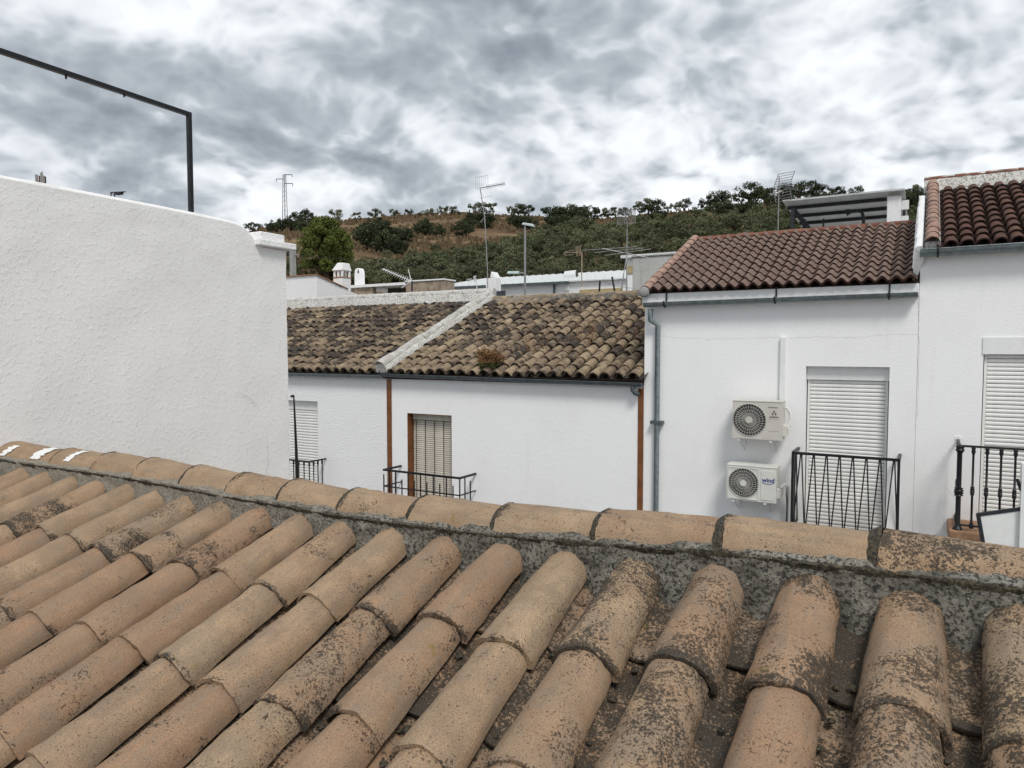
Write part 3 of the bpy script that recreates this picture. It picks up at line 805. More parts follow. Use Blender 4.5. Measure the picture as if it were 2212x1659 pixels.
rA = tiled_roof(hA, XAB - 8.1, XAB - .16, YF - .10, ZE - .05, OP, OLEN, .225, .30, oc, op, colA, seed=5, order=lambda X, s: abs(X - (XAB - 1.2 - s * .75)) - min(0, X + 9) * 0)
# back slope, gable
def back_slope(parent, x0, x1, Yr, Zr, Yb, Zb):
    MB().hexa([(x0, Yr, Zr - .12), (x1, Yr, Zr - .12), (x1, Yb, Zb - .12), (x0, Yb, Zb - .12)], [(x0, Yr, Zr - .02), (x1, Yr, Zr - .02), (x1, Yb, Zb), (x0, Yb, Zb)]).build('back_slope', M_BED, parent)
    MB().box((x0 + .02, Yb - .5, GZ), (x1 - .02, Yb - .2, Zb - .12)).build('back_wall', M_WHITE2, parent)
YRG = YF - .10 + OLEN * math.cos(OP); ZRG = ZE - .05 + OLEN * math.sin(OP)
back_slope(hA, XAB - 11, XAB - .02, YRG + .1, ZRG + .02, YRG + 4, ZRG - 1.9)
# whitewashed ridge of that roof: mortar bank with ridge tiles
def bank(parent, x0, x1, y, z, h, w, mat, seed, name='ridge_mortar'):
    mb = MB(); vs = []; fs = []; n = int((x1 - x0) / .05)
    for i in range(n + 1):
        X = x0 + (x1 - x0) * i / n
        f = lambda a, b: mnoise.noise((X * a, b, seed))
        pr = [(-w - .05, -.10 + .05 * f(7, 1)), (-w * .9, h * .45), (-w * .6, h * .85 + .01 * f(5, 3)), (0, h + .012 * f(4, 2)), (w * .6, h * .85), (w, -.1)]
        for a, b in pr: vs.append((X, y + a + .012 * f(9, a), z + b + .010 * f(11, b)))
    m_ = len(pr)
    for i in range(n):
        for k in range(m_ - 1): a = i * m_ + k; fs.append((a, a + m_, a + m_ + 1, a + 1))
    fs.append(tuple(range(m_))); fs.append(tuple(range(n * m_, n * m_ + m_)))
    return mb.add(vs, fs).build(name, mat, parent, 60)
bank(hA, XAB - 8.1, XAB + .05, YRG + .04, ZRG + .11, .20, .11, M_WMORT, 3)
wm = [arc_tile('ridge_tile', 0.44, 0.105, 0.09, 0.016, M_WASHT, 200 + k, nu=8, nv=4, rough=0.006, ang=80) for k in range(3)]
k = 0; X = XAB - 8.0
while X < XAB - .2:
    o = link('ridge_tile', wm[k % 3], hA, (X, YRG + .04, ZRG + .215), (0, random.uniform(-.02, .02), -math.pi / 2), (.25, .5, .4, 1)); X += .40; k += 1
# whitewashed verge running down the party line
mb = MB(); vs = []; fs = []; N = 60
for i in range(N + 1):
    s = -.03 + (OLEN + .06) * i / N
    f = lambda a, b: mnoise.noise((s * a, b, 8.8))
    for dx, dn in ((-.17, -.02), (-.15, .09), (-.08, .145), (.03, .15), (.10, .10), (.12, -.03)):
        p = slope_pt(YF - .10, ZE - .05, OP, s, dn + .012 * f(6, dx) + .045, XAB - .02 + dx + .012 * f(8, dn + 3)); vs.append(p)
for i in range(N):
    for k in range(5): a = i * 6 + k; fs.append((a, a + 6, a + 7, a + 1))
fs.append(tuple(range(6))); fs.append(tuple(range(N * 6, N * 6 + 6)))
mb.add(vs, fs).build('verge_mortar', M_WMORT, hA, 60)
wv = [arc_tile('verge_tile', 0.42, 0.115, 0.10, 0.016, M_WASHT, 220 + k, nu=8, nv=4, rough=0.006, ang=85) for k in range(3)]
for j in range(12):
    s = -.05 + j * .352
    link('verge_tile', wv[j % 3], hA, slope_pt(YF - .10, ZE - .05, OP, s, .155 + .02 * (j == 0), XAB - .06 + random.uniform(-.012, .012)), (OP + .02, random.uniform(-.04, .04), random.uniform(-.03, .03)), (.12 + .3 * random.random(), .6, .35, 1))
gA = gutter(hA, (-20, YF - .11, at(640, 806, Y=YF - .1).z), (XAB - .03, YF - .11, at(832, 811, Y=YF - .1).z), .06, M_ZINC)
# its balcony rail
br = thing('balcony', 'small black iron balcony with turned balusters under the shuttered window of the old dark-roofed house', 'balcony', (wx0 + .5, YF - .2, wtop - 2.2))
rz = at(672, 998, Y=YF - .45).z; x1 = at(668, 998, Y=YF - .45).x; x0 = x1 - 1.2; ry = YF - .45
zb = wtop - 2.16
MB().box((x0 - .03, ry - .03, zb - .12), (x1 + .03, YF + .01, zb)).build('slab', M_WHITE2, br)
mb = MB().bar((x0, ry, rz), (x1 + .012, ry, rz), .028).bar((x1, ry, rz), (x1, YF + .01, rz + .0), .028).bar((x0, ry, rz), (x0, YF + .01, rz), .028)
mb.build('rail', M_BLACK, br)
MB().bar((x0, ry, zb + .06), (x1, ry, zb + .06), .022).bar((x1, ry, zb + .06), (x1, YF + .01, zb + .06), .022).build('lower_rail', M_BLACK, br)
for k in range(9): baluster((x1 - k * .145, ry, zb + .03), rz - zb - .03, .011).build('baluster', M_BLACK, br, 50)
for k in range(1, 4): baluster((x1, ry + k * .115, zb + .03), rz - zb - .03, .011).build('baluster', M_BLACK, br, 50)

# --- house with brown trim (middle)
hB = thing('house', 'white house with brown tile corner strips and a weedy old clay roof', 'house', ((XAB + XBC) / 2, YF + 4, GZ))
d0 = at(880, 892, Y=YF); d1 = at(975.5, 895, Y=YF)
dz1 = d0.z; dz0 = dz1 - 2.2
facade(hB, XAB - .019, XBC - .001, GZ, ZE - .16, M_WALLB, [(d0.x, d1.x, dz0, dz1)], .24)
rB = tiled_roof(hB, XAB + .10, XBC - .01, YF - .10, ZE - .05, OP, OLEN - .1, .222, .30, oc, op, colB, seed=9)
back_slope(hB, XAB, XBC - .01, YRG, ZRG - .05, YRG + 4, ZRG - 1.95)
bank(hB, XAB + .12, XBC - .02, YRG - .06, ZRG + .01, .085, .10, M_MORT, 6)
X = XAB + .12; k = 0
orr = [arc_tile('ridge_tile', 0.42, 0.10, 0.088, 0.016, M_OLD, 240 + k, nu=8, nv=4, rough=0.005, ang=80) for k in range(3)]
while X < XBC - .3:
    link('ridge_tile', orr[k % 3], hB, (X, YRG - .06, ZRG + .035), (0, random.uniform(-.03, .03), -math.pi / 2 + random.uniform(-.04, .04)), (.12 + .2 * random.random(), .6 + .4 * random.random(), .2, 1)); X += .375; k += 1
MB().box((XAB - .1, YF - .03, ZE - .158), (XBC - .012, YF + .2, ZE - .075)).build('eave_board', plain('dark_eave', (0.05, 0.02, 0.016), .9), hB)
MB().box((at(1000, 820, Y=YF - .03).x, YF - .034, ZE - .20), (XBC - .03, YF + .05, ZE - .163)).build('eave_strip', M_TRIMW, hB)
# corner strips, tile by tile
for xa, xb in ((at(836.5, 900, Y=YF).x, at(846.5, 900, Y=YF).x), (at(1378.5, 900, Y=YF).x, at(1390.5, 900, Y=YF).x)):
    z = ZE - .17; k = 0
    while z > GZ + .1:
        h = .62
        o = MB().box((xa, YF - .012, max(GZ, z - h + .003)), (xb, YF + .02, z)).build('corner_tile', M_BROWN, hB); z -= h
# door: brown lining, cream blind
w_ = .012
MB().box((d0.x - .001, YF - .002, dz0), (d0.x + w_, YF + .239, dz1 - .001)).build('door_lining', M_BROWN, hB)
MB().box((d1.x - w_, YF + .001, dz0), (d1.x + .001, YF + .239, dz1 - .001)).build('door_lining', M_BROWN, hB)
MB().box((d0.x + w_, YF + .001, dz1 - w_), (d1.x - w_, YF + .239, dz1 + .001)).build('door_lining', M_BROWN, hB)
bl = MB().box((d0.x + .02, YF + .14, dz1 - .13), (d1.x - .015, YF + .19, dz1 - .015)).build('blind', M_BLIND, hB)
s = MB(); s.prism([(-.003, .0), (-.005, .017), (.003, .031), (.006, .031), (.000, .014), (.002, 0)], 'x', -(d1.x - d0.x - .05) / 2, (d1.x - d0.x - .05) / 2)
me = s.mesh('slat', M_BLIND, 40)
z = dz1 - .14
while z > dz0 + .04:
    z -= .0385; link('slat', me, bl, ((d0.x + d1.x) / 2, YF + .16 + random.uniform(-.002, .002), z), (random.uniform(-.1, .1), random.uniform(-.003, .003), 0))
for k in range(5):
    X = d0.x + .075 + (d1.x - d0.x - .115) * (.02 + .235 * k)
    MB().tube([(X, YF + .149, dz0 + .05), (X, YF + .149, dz1 - .12)], .007, 5).build('cord', M_CORD, bl)
MB().box((d0.x + .013, YF + .19, dz0), (d1.x - .013, YF + .235, dz1 - .014)).build('door_leaf', M_CORD, hB)
gutter(hB, (XAB - .08, YF - .13, at(836, 808, Y=YF - .19).z), (at(1384, 826, Y=YF - .19).x, YF - .13, at(1384, 828, Y=YF - .19).z), .058, M_ZINCD)
e0 = at(1368, 830, Y=YF - .12)
MB().tube([(e0.x, YF - .13, e0.z - .0), (e0.x, YF - .13, e0.z - .10), (e0.x + .03, YF - .12, e0.z - .135), (e0.x + .07, YF - .08, e0.z - .15)], .038, 10).build('gutter_outlet', M_ZINCD, hB, 50)
# balcony
yb = YF - .5
a = at(829, 1017, Y=yb); b = at(993, 1032, Y=yb)
zr = (a.z + b.z) / 2 + .005; xa, xb = a.x, b.x
bb = thing('balcony', 'plain black iron balcony at the cream blind door of the brown trimmed house', 'balcony', ((xa + xb) / 2, yb, zr - 1.0))
MB().box((xa - .03, yb - .03, zr - 1.08), (xb + .03, YF + .01, zr - .97)).build('slab', M_WHITE2, bb)
def rail3(z, w, nm): MB().bar((xa - .01, yb, z), (xb + .01, yb, z), w).bar((xa, yb, z), (xa, YF + .01, z), w).bar((xb, yb, z), (xb, YF + .01, z), w).build(nm, M_BLACK, bb)
rail3(zr, .034, 'rail'); rail3(zr - .30, .02, 'middle_rail'); rail3(zr - .92, .02, 'lower_rail')
n = 12
for k in range(n + 1):
    X = xa + (xb - xa) * k / n
    tz = zr if k % 2 == 0 else zr - .14
    if k in (0,): tz = zr - .08
    MB().bar((X, yb, zr - .97), (X, yb, tz), .017).build('bar', M_BLACK, bb)
for X in (xa, xb):
    for q in (.16, .33): MB().bar((X, yb + q, zr - .97), (X, yb + q, zr if q < .2 else zr - .1), .017).build('bar', M_BLACK, bb)

# --- house with brown concrete tiles (right of middle)
CP = R(22.8); CE = at(1700, 622, Y=YF - .12); ZC = .815; CLEN = 2.86
hC = thing('house', 'white house with brown wavy concrete roof tiles and two wall air conditioners', 'house', ((XBC + XCD) / 2, YF + 3, GZ))
c0 = at(1741, 791, Y=YF); c1 = at(1922, 793, Y=YF); cz1 = c0.z; cz0 = cz1 - 2.33
facade(hC, XBC, XCD - .002, GZ, ZC - .03, M_WALLC, [(c0.x, c1.x, cz0, cz1)], .22)
MB().box((XBC - .001, YF + .3, GZ), (XBC + .25, YF + 2.5, ZC - .03)).build('side_wall', M_WHITE2, hC)
MB().add([(XBC - .002, YF + .0, ZC - .04), (XBC - .002, YF + CLEN * math.cos(CP), ZC - .04), (XBC - .002, YF + CLEN * math.cos(CP), ZC + CLEN * math.sin(CP) - .1), (XBC + .2, YF, ZC - .04), (XBC + .2, YF + CLEN * math.cos(CP), ZC - .04), (XBC + .2, YF + CLEN * math.cos(CP), ZC + CLEN * math.sin(CP) - .1)],
         [(0, 1, 2), (3, 5, 4), (0, 2, 5, 3)]).build('gable', M_WHITE2, hC)
# fascia band under the tiles
MB().box((XBC - .02, YF - .07, ZC - .15), (XCD - .003, YF + .1, ZC + .005)).build('fascia', M_WHITE2, hC)
# double-roll tiles
def wave_tile(name, w, L, amp, t, mat, nroll=2, nu=20):
    vs = []; fs = []; nv = 2
    def zf(u):
        ph = (u * nroll) % 1.0
        return amp * (0.5 + 0.5 * math.cos(2 * math.pi * (ph - .5))) ** 0.9
    for off in (0, -t):
        for j in range(nv + 1):
            for i in range(nu + 1):
                u = i / nu; vs.append((w * (u - .5), L * j / nv, zf(u) + off + .034 * (1 - j / nv)))
    W_ = nu + 1; n1 = W_ * (nv + 1)
    for j in range(nv):
        for i in range(nu):
            a = j * W_ + i; fs += [(a, a + 1, a + W_ + 1, a + W_), (a + n1, a + n1 + W_, a + n1 + W_ + 1, a + n1 + 1)]
    for i in range(nu): fs += [(i, i + n1, i + n1 + 1, i + 1), (nv * W_ + i, nv * W_ + i + 1, nv * W_ + i + 1 + n1, nv * W_ + i + n1)]
    for j in range(nv): a = j * W_; fs += [(a, a + W_, a + W_ + n1, a + n1)]; a += nu; fs += [(a, a + n1, a + W_ + n1, a + W_)]
    return MB().add(vs, fs).mesh(name, mat, 45)
x0, x1 = XBC + .10, XCD - .02; nt = 11; tw = (x1 - x0) / nt; nc_ = 12; ex = CLEN / nc_
slab = MB().hexa([slope_pt(YF - .1, ZC, CP, s, -.10, X) for X, s in ((x0 - .08, .06), (x1, .06), (x1, CLEN), (x0 - .08, CLEN))], [slope_pt(YF - .1, ZC, CP, s, -.012, X) for X, s in ((x0 - .08, .06), (x1, .06), (x1, CLEN), (x0 - .08, CLEN))])
rC = slab.build('roof', M_BED, hC)
wt_ = wave_tile('roof_tile', tw * .985, ex * 1.25, .064, .038, M_CONCT)
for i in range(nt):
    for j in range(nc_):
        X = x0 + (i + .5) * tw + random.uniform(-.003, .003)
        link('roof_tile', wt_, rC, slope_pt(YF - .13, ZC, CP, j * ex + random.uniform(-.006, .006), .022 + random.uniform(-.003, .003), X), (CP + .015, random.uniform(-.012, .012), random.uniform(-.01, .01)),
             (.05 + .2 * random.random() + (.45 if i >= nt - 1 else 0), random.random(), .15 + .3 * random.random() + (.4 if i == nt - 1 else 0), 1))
# ridge of that roof: red mortar with red ridge tiles
YC = YF - .1 + CLEN * math.cos(CP); ZCr = ZC + CLEN * math.sin(CP)
bank(hC, x0 - .05, x1, YC, ZCr + .0, .10, .10, plain('red_mortar', (0.15, 0.065, 0.045), .95, 0, .35, 10, .5, 40), 4)
rr_ = [arc_tile('ridge_tile', 0.44, 0.10, 0.09, 0.016, M_REDR, 260 + k, nu=8, nv=4, rough=0.003, ang=70, flat=.8) for k in range(3)]
X = x0 - .06; k = 0
while X < x1 - .15: link('ridge_tile', rr_[k % 3], hC, (X, YC, ZCr + .055), (0, .008, -math.pi / 2), (.2 * random.random() + (.3 if X > x1 - 1 else 0), random.random(), .3 * random.random(), 1)); X += .40; k += 1
# verge of pink cover tiles on the left edge
vt = [arc_tile('verge_tile', 0.32, 0.085, 0.072, 0.015, M_PINKT, 280 + k, nu=10, nv=4, rough=0.002, ang=86) for k in range(3)]
for j in range(12):
    link('verge_tile', vt[j % 3], hC, slope_pt(YF - .13, ZC, CP, .03 + j * ex, .045, XBC + .035), (CP + .02, random.uniform(-.02, .02), random.uniform(-.02, .02)), (.05 + .12 * random.random(), random.random(), .3 * random.random(), 1))
MB().lathe([(.05, -.04), (.085, -.01), (.08, .03), (.03, .06)], slope_pt(YF - .14, ZC, CP, 0.0, .03, XBC + .035), 'y', 10).build('verge_end', M_CONC, hC, 60)
back_slope(hC, XBC + .02, x1, YC + .02, ZCr, YC + 2.7, ZCr - 1.1)
gC = gutter(hC, (at(1392, 657, Y=YF - .13).x, YF - .14, at(1392, 655, Y=YF - .13).z), (XCD - .015, YF - .14, at(1985, 632, Y=YF - .13).z), .062, M_ZINC, [at(1437, 655, Y=YF - .13).x, at(1675, 645, Y=YF - .13).x, at(1921, 633, Y=YF - .13).x])
q = [at(1407, 668, Y=YF - .08), at(1407, 692, Y=YF - .08), at(1421, 704, Y=YF - .06), at(1420, 912, Y=YF - .06), at(1417, 1102, Y=YF - .06)]
dp = MB().tube([(q[0].x, YF - .12, q[0].z), (q[1].x, YF - .12, q[1].z), (q[2].x, YF - .06, q[2].z), (q[2].x, YF - .06, GZ)], .041, 12).build('downpipe', M_ZINC, hC, 50)
MB().box((q[3].x - .10, YF - .112, q[3].z - .025), (q[3].x + .09, YF + .005, q[3].z + .022)).build('pipe_clamp', M_ZINCD, dp)
# pipe trunking
t0 = at(1692.5, 728, Y=YF); t1 = at(1690, 866, Y=YF)
MB().box((t0.x - .035, YF - .045, t1.z - .1), (t0.x + .035, YF + .005, t0.z)).build('trunking', M_TRIMW, hC, bevel=.006)
# recessed shutter door
MB().box((c0.x + .005, YF + .09, cz1 - .185), (c1.x - .005, YF + .2, cz1 - .004)).build('shutter_box', M_TRIMW, hC)
shC = shutter(hC, c0.x + .015, c1.x - .015, cz0 + .005, cz1 - .187, YF + .125, .0525)
MB().box((c0.x - .02, YF - .03, cz0 - .05), (c1.x + .02, YF + .21, cz0 + .004)).build('threshold', plain('pale_stone', (.5, .46, .4), .7), hC)

def air_con(label, x0, x1, z0, z1, body, depth, brand, plate):
    yb_ = YF - .10 - depth
    t = thing('air_conditioner', label, 'air conditioner', ((x0 + x1) / 2, YF, z0))
    w = x1 - x0; h = z1 - z0
    r = h * .44; cx = x0 + w * .345; cz = z0 + h * .51
    # casing as four walls plus a front with a round opening
    mb = MB(); n = 40
    ring = [(cx + r * math.cos(2 * math.pi * k / n), yb_, cz + r * math.sin(2 * math.pi * k / n)) for k in range(n)]
    inner = [(x, yb_ + .07, z) for x, y, z in ring]
    def sq(k):
        c, s_ = math.cos(2 * math.pi * k / n), math.sin(2 * math.pi * k / n)
        x_a, x_b = x0 - cx, cx + (cx - x0) - cx
        x_b = min(x1 - cx, (w * .68 + x0) - cx)
        tx = (x_b if c > 0 else x_a) / c if abs(c) > 1e-6 else 1e9; tz = ((z1 - cz) if s_ > 0 else (z0 - cz)) / s_ if abs(s_) > 1e-6 else 1e9
        q = min(tx, tz); return (cx + c * q, yb_, cz + s_ * q)
    outer = [sq(k) for k in range(n)]
    fs = [(k, (k + 1) % n, n + (k + 1) % n, n + k) for k in range(n)] + [(k, 2 * n + k, 2 * n + (k + 1) % n, (k + 1) % n) for k in range(n)]
    mb.add(ring + outer + inner, fs)
    xm = min(x1, w * .68 + x0)
    # corner fillers of the square round the ring
    for sx in (x0, xm):
        for sz in (z0, z1):
            dx, dz = sx - cx, sz - cz
            th = math.atan2(dz, dx) % (2 * math.pi); k = int(th / (2 * math.pi) * n)
            mb.add([outer[k], outer[(k + 1) % n], (sx, yb_, sz)], [(0, 1, 2)])
    mb.add([(xm, yb_, z0), (x1, yb_, z0), (x1, yb_, z1), (xm, yb_, z1)], [(0, 1, 2, 3)])
    yk = yb_ + depth
    mb.add([(x0, yb_, z0), (x1, yb_, z0), (x1, yb_, z1), (x0, yb_, z1), (x0, yk, z0), (x1, yk, z0), (x1, yk, z1), (x0, yk, z1)], [(0, 1, 5, 4), (1, 2, 6, 5), (2, 3, 7, 6), (3, 0, 4, 7), (4, 5, 6, 7)])
    mb.build('casing', body, t, 30)
    MB().box((x0 - .006, yb_ - .006, z1 + .001), (x1 + .006, yk + .006, z1 + .018)).build('lid', body, t, bevel=.005)
    MB().lathe([(r * .985, 0), (r * .985, .004)], (cx, yb_ + .066, cz), 'y', 32).build('fan_recess', M_ACD, t)
    fb = MB()
    for k in range(3):
        a0 = 2 * math.pi * k / 3 + .4
        for j in range(5):
            a_, b_ = a0 + j * .2, a0 + (j + 1) * .2
            fb.add([(cx + r * .2 * math.cos(a_), yb_ + .058 - j * .005, cz + r * .2 * math.sin(a_)), (cx + r * .9 * math.cos(a_), yb_ + .058 - j * .005, cz + r * .9 * math.sin(a_)), (cx + r * .9 * math.cos(b_), yb_ + .053 - j * .005, cz + r * .9 * math.sin(b_)), (cx + r * .2 * math.cos(b_), yb_ + .053 - j * .005, cz + r * .2 * math.sin(b_))], [(0, 1, 2, 3)])
    fb.build('fan', plain('fan_grey', (.09, .09, .085), .6), t)
    g = MB()
    for k in range(34):
        a0 = 2 * math.pi * k / 34
        pts = [(cx + q * r * math.cos(a0 + (.45 if plate else .18) * q), yb_ - .004, cz + q * r * math.sin(a0 + (.45 if plate else .18) * q)) for q in (.18, .45, .72, .99)]
        g.tube(pts, .0032, 4, False)
    for q in (.4, .6, .8, .985):
        ring_ = [(cx + q * r * math.cos(2 * math.pi * k / 30), yb_ - .003, cz + q * r * math.sin(2 * math.pi * k / 30)) for k in range(31)]
        g.tube(ring_, .0028 if q < .9 else .006, 4, False)
    g.build('fan_grille', M_ACG, t)
    MB().lathe([(r * .2, 0), (r * .2, .01), (r * .12, .016)], (cx, yb_ - .018, cz), 'y', 20).build('grille_hub', body, t, 40)
    if plate:
        f = MB(); e_ = .018
        for (a_, b_, c2, d2) in ((x0 + e_, xm - .02, z0 + e_, z0 + e_ + .008), (x0 + e_, xm - .02, z1 - e_ - .008, z1 - e_), (x0 + e_, x0 + e_ + .008, z0 + e_ + .008, z1 - e_ - .008), (xm - .028, xm - .02, z0 + e_ + .008, z1 - e_ - .008)):
            f.box((a_, yb_ - .008, c2), (b_, yb_ + .002, d2))
        f.build('front_frame', body, t)
        MB().box((xm + .012, yb_ - .007, z0 + .03), (x1 - .03, yb_ + .001, z1 - .035)).build('service_panel', body, t, bevel=.006)
    else:
        for zz_ in (.24, .56):
            MB().box((xm + .03, yb_ - .003, z0 + h * zz_), (x1 - .03, yb_ + .001, z0 + h * zz_ + .005)).build('panel_groove', M_ACG, t)
        MB().box((xm + .03, yb_ - .003, z1 - .07), (x1 - .05, yb_ + .001, z1 - .064)).build('panel_groove', M_ACD, t)
    # valve cover and pipe on the right side
    MB().hexa([(x1, yb_ + .06, z0 + .05), (x1 + .05, yb_ + .10, z0 + .07), (x1 + .05, yk - .03, z0 + .07), (x1, yk, z0 + .05)], [(x1, yb_ + .06, z0 + h * .42), (x1 + .05, yb_ + .10, z0 + h * .36), (x1 + .05, yk - .03, z0 + h * .36), (x1, yk, z0 + h * .42)]).build('valve_cover', body, t, bevel=.004)
    # brackets
    for q in (.14, .78):
        X = x0 + w * q
        MB().box((X - .018, yb_ + .01, z0 - .032), (X + .018, YF + .004, z0 - .004)).box((X - .018, YF - .035, z0 - .15), (X + .018, YF + .003, z0 - .032)).build('bracket', M_TRIMW, t)
        MB().lathe([(.016, 0), (.022, .015), (.016, .03)], (X, yb_ + .05, z0 - .03), 'z', 8).build('rubber_foot', M_BLACK, t)
        MB().bar((X, yb_ + .02, z0 - .03), (X, YF, z0 - .2), .02).build('strut', M_TRIMW, t)
    # mark
    if brand == 'wind':
        cu = bpy.data.curves.new('mark', 'FONT'); cu.body = 'wind'; cu.size = .085; cu.extrude = .001; cu.offset = .002
        tmp = bpy.data.objects.new('tmp', cu); COL.objects.link(tmp)
        bpy.context.view_layer.update()
        me = bpy.data.meshes.new_from_object(tmp.evaluated_get(bpy.context.evaluated_depsgraph_get())); bpy.data.objects.remove(tmp)
        me.materials.clear(); me.materials.append(M_INKB)
        o = link('brand_mark', me, t, (xm + .028, yb_ - .009, z0 + h * .60), (math.pi / 2, 0, 0))
        sw = MB(); X0 = xm + .028
        pts = [(X0 + .16 * k / 8, yb_ - .009, z0 + h * .60 - .006 - .020 * math.sin(math.pi * k / 8)) for k in range(9)]
        sw.tube(pts, .0035, 4).build('brand_swoosh', M_INKB, t)
    else:
        e_ = MB(); ex_ = xm + (x1 - xm) * .52; ez = z1 - .155
        for (dx, dz) in ((0, .030), (-.020, 0), (.020, 0)):
            e_.prism([(ex_ + dx, ez + dz + .020), (ex_ + dx + .013, ez + dz), (ex_ + dx, ez + dz - .020), (ex_ + dx - .013, ez + dz)], 'y', yb_ - .003, yb_ + .001)
        e_.build('brand_emblem', M_INKD, t)
        e2 = MB()
        for k in range(9): e2.box((ex_ - .058 + k * .013, yb_ - .0025, ez - .052), (ex_ - .058 + k * .013 + .009, yb_ + .001, ez - .034))
        e2.build('brand_lettering', M_INKD, t)
    return t
yfa = YF - .36
a = at(1583, 868, Y=yfa); b = at(1688, 951, Y=yfa)
ac1 = air_con('beige air conditioner under the white trunking, the upper of two on the wall', a.x, b.x, (at(1583, 947, Y=yfa).z + b.z) / 2, (a.z + at(1688, 869, Y=yfa).z) / 2, M_ACW, .26, 'emblem', False)
xa_, za_, xb_ = b.x, b.z, at(1700, 900, Y=YF - .2).x
MB().tube([(b.x + .03, YF - .18, a.z - .06), (b.x + .075, YF - .16, a.z - .14), (b.x + .08, YF - .15, a.z - .26), (b.x + .04, YF - .17, a.z - .36)], .022, 8).build('hose', M_TRIMW, ac1, 50)
yfa = YF - .40
a = at(1570, 1008, Y=yfa); b = at(1676, 1090, Y=yfa)
ac2 = air_con('white air conditioner with blue lettering beside the zigzag iron balcony', a.x, b.x, (at(1570, 1075, Y=yfa).z + b.z) / 2, (a.z + at(1676, 1010, Y=yfa).z) / 2, M_ACW2, .30, 'wind', True)
MB().tube([(b.x + .03, YF - .22, b.z + .20), (b.x + .07, YF - .2, b.z + .25), (b.x + .115, YF - .17, b.z + .22), (b.x + .13, YF - .10, b.z + .05), (b.x + .13, YF - .06, b.z - .6), (b.x + .13, YF - .06, GZ)], .03, 8).build('hose', M_TRIMW, ac2, 50)
MB().tube([(b.x + .09, YF - .12, b.z + .2), (b.x + .10, YF - .1, b.z - .1), (b.x + .085, YF - .04, b.z - .8)], .012, 6).build('drain_hose', M_BLACK, ac2, 50)
# zigzag balcony
yb = YF - .50
a = at(1713, 979, Y=yb); b = at(1942, 993, Y=yb); zr = (a.z + b.z) / 2; xa, xb = a.x, b.x; zl = zr - 1.0
zc = thing('balcony', 'black iron balcony with zigzag bars in front of the white shutter', 'balcony', ((xa + xb) / 2, yb, zl - .1))
MB().box((xa - .03, yb - .03, zl - .16), (xb + .03, YF + .01, zl - .05)).build('slab', plain('tan_slab', (.42, .34, .27), .85), zc)
MB().bar((xa - .015, yb, zr), (xb + .015, yb, zr), .034).bar((xa, yb, zr), (xa, YF + .01, zr), .034).bar((xb, yb, zr), (xb, YF + .01, zr), .034).build('rail', M_BLACK, zc)
MB().bar((xa - .01, yb, zl), (xb + .01, yb, zl), .022).bar((xa, yb, zl), (xa, YF + .01, zl), .022).bar((xb, yb, zl), (xb, YF + .01, zl), .022).build('lower_rail', M_BLACK, zc)
for X in (xa, xb):
    MB().bar((X, yb, zl - .08), (X, yb, zr), .032).build('post', M_BLACK, zc)
    for q_y in (.10, .20): MB().bar((X, yb + q_y, zl), (X, yb + q_y, zr), .02).build('bar', M_BLACK, zc)
    MB().bar((X, yb + .02, zl), (X, yb + .30, zr), .016).bar((X, yb + .30, zr), (X, yb + .48, zl), .016).build('bar', M_BLACK, zc)
n = 8; st = (xb - xa) / n
for k in range(n):
    X = xa + (k + .0) * st
    MB().bar((X + .10 * st, yb, zl), (X + .62 * st, yb, zr), .0155).build('bar', M_BLACK, zc)
    MB().bar((X + .70 * st, yb, zr), (X + 1.02 * st, yb, zl), .0155).build('bar', M_BLACK, zc)

# --- house with dark red tiles (right)
DP = R(22.8); ZD = 1.235; DLEN = 3.47
hD = thing('house', 'white house with dark red clay roof tiles and a turned-baluster balcony', 'house', (2, YF + 3, GZ))
g0 = at(2126, 731, Y=YF); dx0, dz1 = g0.x, g0.z; dz0 = dz1 - 2.60; dx1 = dx0 + 1.0
facade(hD, XCD + .001, 4.5, GZ, ZD - .05, M_WALLC, [(dx0, dx1, dz0, dz1)], .24)
MB().add([(XCD + .001, YF + .31, GZ), (XCD + .001, YF + 4, GZ), (XCD + .001, YF + 4, ZD + 1.3), (XCD + .001, YF + 3.2, ZD + 1.3), (XCD + .001, YF + .31, ZD + .15), (XCD + .2, YF + .31, GZ), (XCD + .2, YF + 4, GZ), (XCD + .2, YF + 4, ZD + 1.3), (XCD + .2, YF + 3.2, ZD + 1.3), (XCD + .2, YF + .31, ZD + .15)],
         [(0, 1, 2, 3, 4), (9, 8, 7, 6, 5), (0, 4, 9, 5), (4, 3, 8, 9), (3, 2, 7, 8), (2, 1, 6, 7)]).build('side_wall', M_WHITE2, hD)
MB().box((dx0 - .012, YF - .014, dz1 - .195), (dx1 + .01, YF + .1, dz1 + .012)).build('shutter_box', M_TRIMW, hD)
shutter(hD, dx0 + .012, dx1 - .012, dz0, dz1 - .196, YF + .05, .0515)
x0, x1 = XCD + .24, 4.4
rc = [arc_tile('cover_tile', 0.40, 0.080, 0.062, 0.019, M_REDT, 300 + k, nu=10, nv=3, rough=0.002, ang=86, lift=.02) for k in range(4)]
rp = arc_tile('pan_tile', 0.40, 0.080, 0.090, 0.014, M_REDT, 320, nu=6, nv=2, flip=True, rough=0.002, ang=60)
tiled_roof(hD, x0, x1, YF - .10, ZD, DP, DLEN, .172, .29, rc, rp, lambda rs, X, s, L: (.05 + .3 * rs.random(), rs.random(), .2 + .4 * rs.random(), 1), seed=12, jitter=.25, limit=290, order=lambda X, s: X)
YD = YF - .1 + DLEN * math.cos(DP); ZDr = ZD + DLEN * math.sin(DP)
bank(hD, XCD + .0, 4.4, YD + .04, ZDr + .05, .17, .11, M_WMORT, 11)
